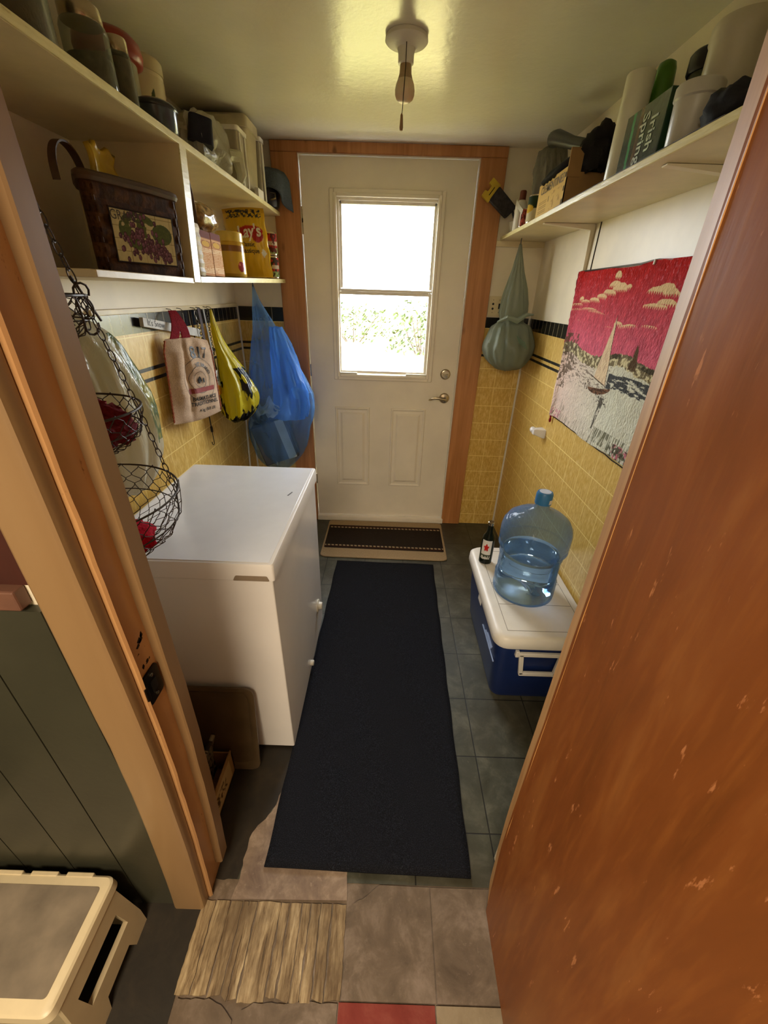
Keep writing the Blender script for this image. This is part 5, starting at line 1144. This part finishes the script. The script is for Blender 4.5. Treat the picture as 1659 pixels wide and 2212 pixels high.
m = MB(); m.box(sx0+.01, -.632, .215, .230, .02, .200).box(sx0+.01, -.632, .385, .398, .02, .200); m.build('apron', plain('cream_stool_apron', '#a89878', .5), fs, smooth=0)
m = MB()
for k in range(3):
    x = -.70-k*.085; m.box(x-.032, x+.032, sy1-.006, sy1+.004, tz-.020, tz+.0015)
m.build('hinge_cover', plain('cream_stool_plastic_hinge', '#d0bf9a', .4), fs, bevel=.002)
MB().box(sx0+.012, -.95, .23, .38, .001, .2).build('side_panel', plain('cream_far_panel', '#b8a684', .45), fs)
rc = tag(MB().grid(14, 14, lambda u, v: (-.60-.30*u, .418-.008*math.sin(u*14)**2, 1.085+.35*v)).build('hanging_cloth', plain('dark_red_cloth', '#551a10', .8), smooth=60, solid=.004), 'dark red cloth hanging on the kitchen wall above the green wainscot', 'cloth')

# ------------------------------------------------------------------ right shelf
RZ = 1.761
cl_ = thing('fruit_crate', 'cardboard fruit box with CLEMENTINES printed on its side on the right shelf', 'box', (.67, 1.95, RZ))
m = MB(); fx_ = .598; y0, y1 = 1.80, 2.10
m.box(fx_, fx_+.004, y0, y1, RZ, RZ+.120).box(fx_+.16, fx_+.164, y0, y1, RZ, RZ+.120).box(fx_, fx_+.164, y0, y0+.004, RZ, RZ+.105).box(fx_, fx_+.164, y1-.004, y1, RZ, RZ+.105).box(fx_, fx_+.164, y0, y1, RZ, RZ+.004).box(fx_, fx_+.045, y0-.002, y0+.004, RZ+.09, RZ+.170)
bx_ = m.build('carton', M['kraft'], cl_, smooth=0)
def clc(U, V):
    c = flat(U, '#d3b06c'); c = lay(c, ((V < .55) & (V > .1) & (U > .08) & (U < .40) & ((V*16 % 1) > .6)).astype(float), '#a0804a'); c = lay(c, ((V < .62) & (V > .15) & (U > .5) & (U < .9) & (fbm(U*20, V*10, 3) > .62)).astype(float), '#b08c50')
    c = lay(c, ((np.abs(U-.46) < .012) & (V > .38) & (V < .55)).astype(float), '#4a3818'); c = lay(c, (np.abs(U-.97) < .02)*(np.abs((V*3) % 1-.5) < .2), '#4c3c20'); return lay(c, (V < .05).astype(float), '#a98850')
fp = painted('printed_side', 90, 40, lambda U, V: (fx_-.0008+0*U, y1-(y1-y0)*U, RZ+.002+.117*V), clc, M['print'], cl_)
m = MB(); m.text('CLEMENTINES', .036, lambda u, v: (fx_-.0018, (y0+y1)/2-.008-u, RZ+.094+v), bold=.0004, sx=1.1); m.build('lettering', plain('brown_print', '#5c4620', .6, bump=0), fp, smooth=0)
def item(name, label, cat, loc): return thing(name, label, cat, loc)
o = item('flashlight', 'black flashlight lying across the top of the fruit box', 'flashlight', (.64, 1.9, RZ+.15))
m = MB(); m.tube([(.620, 2.10, RZ+.268), (.622, 2.06, RZ+.262), (.640, 1.93, RZ+.215), (.655, 1.84, RZ+.185)], [.027, .026, .019, .019], 16); m.build('barrel', M['black'], o)
o = item('cloth_bundle', 'black fuzzy bundle piled on the right of the fruit box', 'cloth', (.69, 1.78, RZ+.15))
blob((.700, 1.815, RZ+.165), .062, 9, .40, 2.2, 30, 20, (1, 1.1, 1.1)).build('bundle', plain('black_fuzz', '#120f10', .95, bump=.8, bscale=120), o, smooth=50)
o = item('work_gloves', 'dark gloves hanging over the left edge of the fruit box', 'gloves', (.61, 1.96, RZ+.12))
m = MB()
for k in range(4): m.tube([(.635, 1.885+k*.034, RZ+.155), (.612, 1.90+k*.036, RZ+.142), (.590, 1.93+k*.038, RZ+.118)], [.015, .014, .009], 10)
m.build('glove_fingers', plain('dark_blue_glove', '#12131c', .7), o, smooth=60); blob((.655, 1.95, RZ+.135), .05, 4, .3, 2, 24, 16, (1, 1.7, .75)).build('glove_palm', plain('dark_blue_glove_palm', '#15151e', .7), o, smooth=60)
o = item('tissue', 'small white crumpled tissue at the right of the fruit box', 'tissue', (.72, 1.81, RZ+.11)); blob((.738, 1.83, RZ+.100), .025, 5, .4).build('tissue', M['white_plastic'], o, smooth=50)
o = item('plastic_bag', 'grey cloudy plastic bag standing behind the fruit box', 'bag', (.66, 2.22, RZ))
bag_mesh([(RZ+.285, .675, 2.27, .02, .03), (RZ+.27, .670, 2.265, .05, .06), (RZ+.20, .675, 2.255, .062, .085), (RZ+.10, .680, 2.250, .065, .09), (RZ+.003, .68, 2.245, .055, .08)], 10, .16, 4, 56, 6, .09).build('film', sheer('grey_cloudy_film', '#8a857a', .8, .2, .3, 18, .9, .1), o, smooth=50)
blob((.68, 2.245, RZ+.09), .048, 2, .3, 2, 20, 14, (.9, 1.2, 1.6)).build('contents', plain('grey_contents', '#4c4a46', .7, var=.4), o, smooth=60)
# small cans and bottle at the far end
o = item('spray_bottle', 'white bottle with a brown cap at the far end of the right shelf', 'bottle', (.62, 2.42, RZ))
MB().lathe([(.026, 0), (.028, .004), (.028, .10), (.020, .118), (.012, .125)], (.605, 2.385, RZ), 26).build('bottle_body', M['white_plastic'], o, smooth=50); MB().lathe([(.015, .124), (.015, .155), (.012, .16)], (.605, 2.385, RZ), 20).build('cap', plain('brown_cap', '#6e3018', .4), o)
B(.575, .578, 2.38, 2.39, RZ, RZ+.001)
o = item('measuring_tape', 'pale measuring ribbon looped over the small bottle', 'ribbon', (.6, 2.33, RZ+.1))
m = MB(); m.loft([[Vector(p)+Vector((0, -.006, .008)), Vector(p)+Vector((0, .006, -.008)), Vector(p)+Vector((.001, .007, -.008)), Vector(p)+Vector((.001, -.005, .008))] for p in [(.572, 2.36, RZ+.115), (.566, 2.33, RZ+.105), (.566, 2.29, RZ+.085), (.570, 2.25, RZ+.065), (.575, 2.235, RZ+.055)]]); m.build('ribbon', plain('pale_ribbon', '#b0a68c', .5), o)
def cancol(a, b, seed):
    def f(U, V):
        c = flat(U, a); c = lay(c, (V > .5).astype(float), b); return lay(c, (((U-.5)/.3)**2+((V-.52)/.16)**2 < 1).astype(float), '#c8a028')
    return f
o = item('food_can', 'green and cream can with yellow oval label left of the fruit box', 'can', (.62, 2.17, RZ))
MB().lathe([(.036, 0), (.038, .002), (.038, .098), (.036, .10)], (.612, 2.150, RZ), 28).build('can_body', M['chrome'], o); painted('label', 50, 30, lambda U, V: (.612+.0385*np.cos(PI*.75+1.5*U*1.6-.2), 2.150+.0385*np.sin(PI*.75+1.5*U*1.6-.2), RZ+.006+.088*V), cancol('#c8bc98', '#26351e', 1), M['print'], o)
o = item('food_can', 'small dark red printed can near the far end of the right shelf', 'can', (.60, 2.29, RZ))
MB().lathe([(.026, 0), (.028, .002), (.028, .068), (.026, .07)], (.600, 2.262, RZ), 26).build('can_body', M['chrome'], o); painted('label', 40, 24, lambda U, V: (.600+.0284*np.cos(2.1+2.6*U), 2.262+.0284*np.sin(2.1+2.6*U), RZ+.004+.062*V), lambda U, V: lay(lay(flat(U, '#5c2018'), (fbm(U*8, V*6, 2) > .52).astype(float), '#a85040'), ((U > .45) & (U < .6)).astype(float), '#c8c0b0'), M['print'], o)
o = item('plastic_tub', 'low clear plastic tub at the very end of the right shelf', 'tub', (.60, 2.33, RZ))
MB().lathe([(.030, 0), (.034, .003), (.042, .045), (.045, .050)], (.622, 2.475, RZ), 26).build('tub', M['bin'], o, smooth=50)
o = item('hair_brush', 'dark mesh bag with a yellow cardboard header hanging past the shelf end', 'packet', (.50, 2.50, 1.9)); o.name = 'mesh_packet'
def pk(u, v, d): 
    c = Vector((.512, 2.525, 1.915)); ax = Vector((.80, .0, -.60)).normalized(); ay = Vector((.60, 0, .80)).normalized(); return c+ax*u+ay*v+Vector((0, d, 0))
m = MB(); m.prism(fil([(-.025, -.034), (.095, -.034), (.105, .032), (-.025, .038)], .01), pk, -.014, .014); m.build('mesh_bag', plain('dark_mesh', '#2c2628', .8, var=.5, scale=60, bump=.5), o, bevel=.004)
m = MB(); m.prism([(-.068, -.042), (-.022, -.042), (-.022, .044), (-.072, .044), (-.074, .018), (-.056, .014), (-.054, -.012), (-.070, -.016)], pk, -.010, .010); yl = m.build('header_card', plain('yellow_card', '#c4a428', .5), o)
m = MB(); m.text('BRUSH', .014, lambda u, v: pk(-.038-v, u, -.0106)); 
m = MB(); m.box(-.002, .002, -.02, .02, 0, .001); m.v = [tuple(pk(-.040+p[0], p[1], -.0104)) for p in m.v]; m.build('dark_print', M['ink'], yl)
m = MB(); m.tube([(.565, 2.535, 1.885), (.60, 2.54, 1.87), (.62, 2.54, RZ+.07), (.63, 2.54, RZ)], .006, 8); m.build('stem', M['black'], o)
# roll, soap box, cup, tubs
o = item('paper_roll', 'tall white roll of shelf liner standing on the right shelf', 'roll', (.66, 1.49, RZ))
MB().lathe([(.033, 0), (.035, .003), (.035, .242), (.033, .245), (.012, .244)], (.645, 1.50, RZ), 36).build('roll', plain('off_white_vinyl', '#dcd8c4', .35, var=.03), o, smooth=40)
o = item('broom_head', 'dark rolled thing with a brown edge standing behind the white roll', 'roll', (.72, 1.58, RZ)); o.name = 'dark_roll'
MB().lathe([(.026, 0), (.028, .003), (.030, .25), (.026, .255)], (.690, 1.590, RZ), 26).build('roll', plain('dark_brown_sheet', '#2c1c12', .6, var=.3), o)
ib = thing('soap_box', 'dark green soap carton standing on the right shelf beside the white roll', 'box', (.64, 1.32, RZ))
B(.600, .672, 1.222, 1.408, RZ, RZ+.128).build('carton', plain('dark_green_carton', '#14331a', .35, var=.15), ib, bevel=.001)
def icol(U, V):
    c = flat(U, '#123018'); c = lay(c, (np.abs(U-.22+.05*(V-.5)) < .035).astype(float), '#3c8a5c'); c = lay(c, (np.abs(U-.40) < .05).astype(float)*.8, '#5c4628'); return c*(.8+.4*fbm(U*10, V*3, 2)[..., None])
ip = painted('printed_side', 70, 50, lambda U, V: (.5994+0*U, 1.408-.186*U, RZ+.001+.126*V), icol, M['print_gloss'], ib)
m = MB(); m.text('Irish\nSpring', .042, lambda u, v: (.5984, 1.288-v*1.0, RZ+.062-u*.92), bold=.0006); m.build('lettering', plain('pale_green_ink', '#b4b898', .5, bump=0), ip, smooth=0)
gc = thing('plastic_bottle', 'bright green plastic bottle standing behind the dark green soap carton', 'bottle', (.70, 1.42, RZ))
MB().lathe([(.028, 0), (.030, .004), (.030, .12), (.028, .20), (.024, .255), (.020, .268), (.010, .274)], (.712, 1.510, RZ), 30).build('bottle_body', plain('bright_green_plastic', '#4a7a1c', .3, var=.06), gc, smooth=60)
o = item('bottle', 'dark brown bottle between the green bottle and the black lidded tub', 'bottle', (.74, 1.33, RZ))
MB().lathe([(.028, 0), (.030, .004), (.030, .13), (.018, .17), (.014, .20), (.012, .21)], (.752, 1.455, RZ), 26).build('bottle_body', plain('dark_brown_glass', '#2a1a12', .25), o, smooth=60)
tb_ = thing('plastic_tub', 'tall printed tub with a black lid at the back of the right shelf', 'tub', (.745, 1.25, RZ))
MB().lathe([(.040, 0), (.044, .004), (.046, .20)], (.752, 1.365, RZ), 34).build('tub_body', plain('green_grey_tub', '#3c4632', .35), tb_)
MB().lathe([(.050, .198), (.053, .202), (.053, .232), (.048, .238), (.02, .240)], (.752, 1.365, RZ), 34).build('lid', M['black'], tb_, smooth=50)
def tcl(U, V):
    n = fbm(U*5+V*3, V*3, 3); c = flat(U, '#5a6038'); c = lay(c, (n > .55).astype(float), '#9aa078'); c = lay(c, ((V > .3) & (V < .62)).astype(float), '#9c5844'); c = lay(c, (np.abs(V-.27) < .025).astype(float), '#c8c0a8'); return lay(c, ((V > .7) & (V < .82)).astype(float), '#d0c0b0')
painted('label', 60, 50, lambda U, V: (.752+.0468*np.cos(2.3+2.6*U), 1.365+.0468*np.sin(2.3+2.6*U), RZ+.02+.165*V), tcl, M['print_gloss'], tb_)
wt = thing('plastic_tub', 'large white plastic tub with small orange mark, behind the short grey tub on right shelf', 'tub', (.73, 1.09, RZ))
MB().lathe([(.052, 0), (.056, .005), (.059, .20), (.062, .205), (.062, .226), (.057, .234), (.02, .238)], (.727, 1.235, RZ), 44).build('tub_body', plain('cloudy_white_tub', '#c8c0aa', .35, var=.05), wt, smooth=40)
painted('orange_mark', 16, 16, lambda U, V: (.727+.0592*np.cos(2.85+.34*U), 1.235+.0592*np.sin(2.85+.34*U), RZ+.085+.035*V), lambda U, V: lay(flat(U, '#c8c0aa'), (np.hypot(U-.5, V-.5) < .45).astype(float), '#a8742a'), M['print_gloss'], wt)
gt = thing('plastic_tub', 'short grey white lidded tub at the front edge of the right shelf', 'tub', (.64, 1.13, RZ))
MB().lathe([(.034, 0), (.037, .004), (.041, .080), (.044, .083), (.044, .102), (.041, .106), (.02, .107)], (.622, 1.150, RZ), 36).build('tub_body', plain('grey_white_tub', '#bcb8ac', .35, var=.06), gt, smooth=40)
dk_ = thing('cloth_bundle', 'dark blue black cloth bundle at the near end of the right shelf', 'cloth', (.63, 1.05, RZ))
blob((.632, 1.040, RZ+.036), .048, 7, .25, 1.8, 28, 18, (.85, 1.15, .78)).build('bundle', plain('navy_black_cloth', '#10131f', .85, bump=.5), dk_, smooth=60)
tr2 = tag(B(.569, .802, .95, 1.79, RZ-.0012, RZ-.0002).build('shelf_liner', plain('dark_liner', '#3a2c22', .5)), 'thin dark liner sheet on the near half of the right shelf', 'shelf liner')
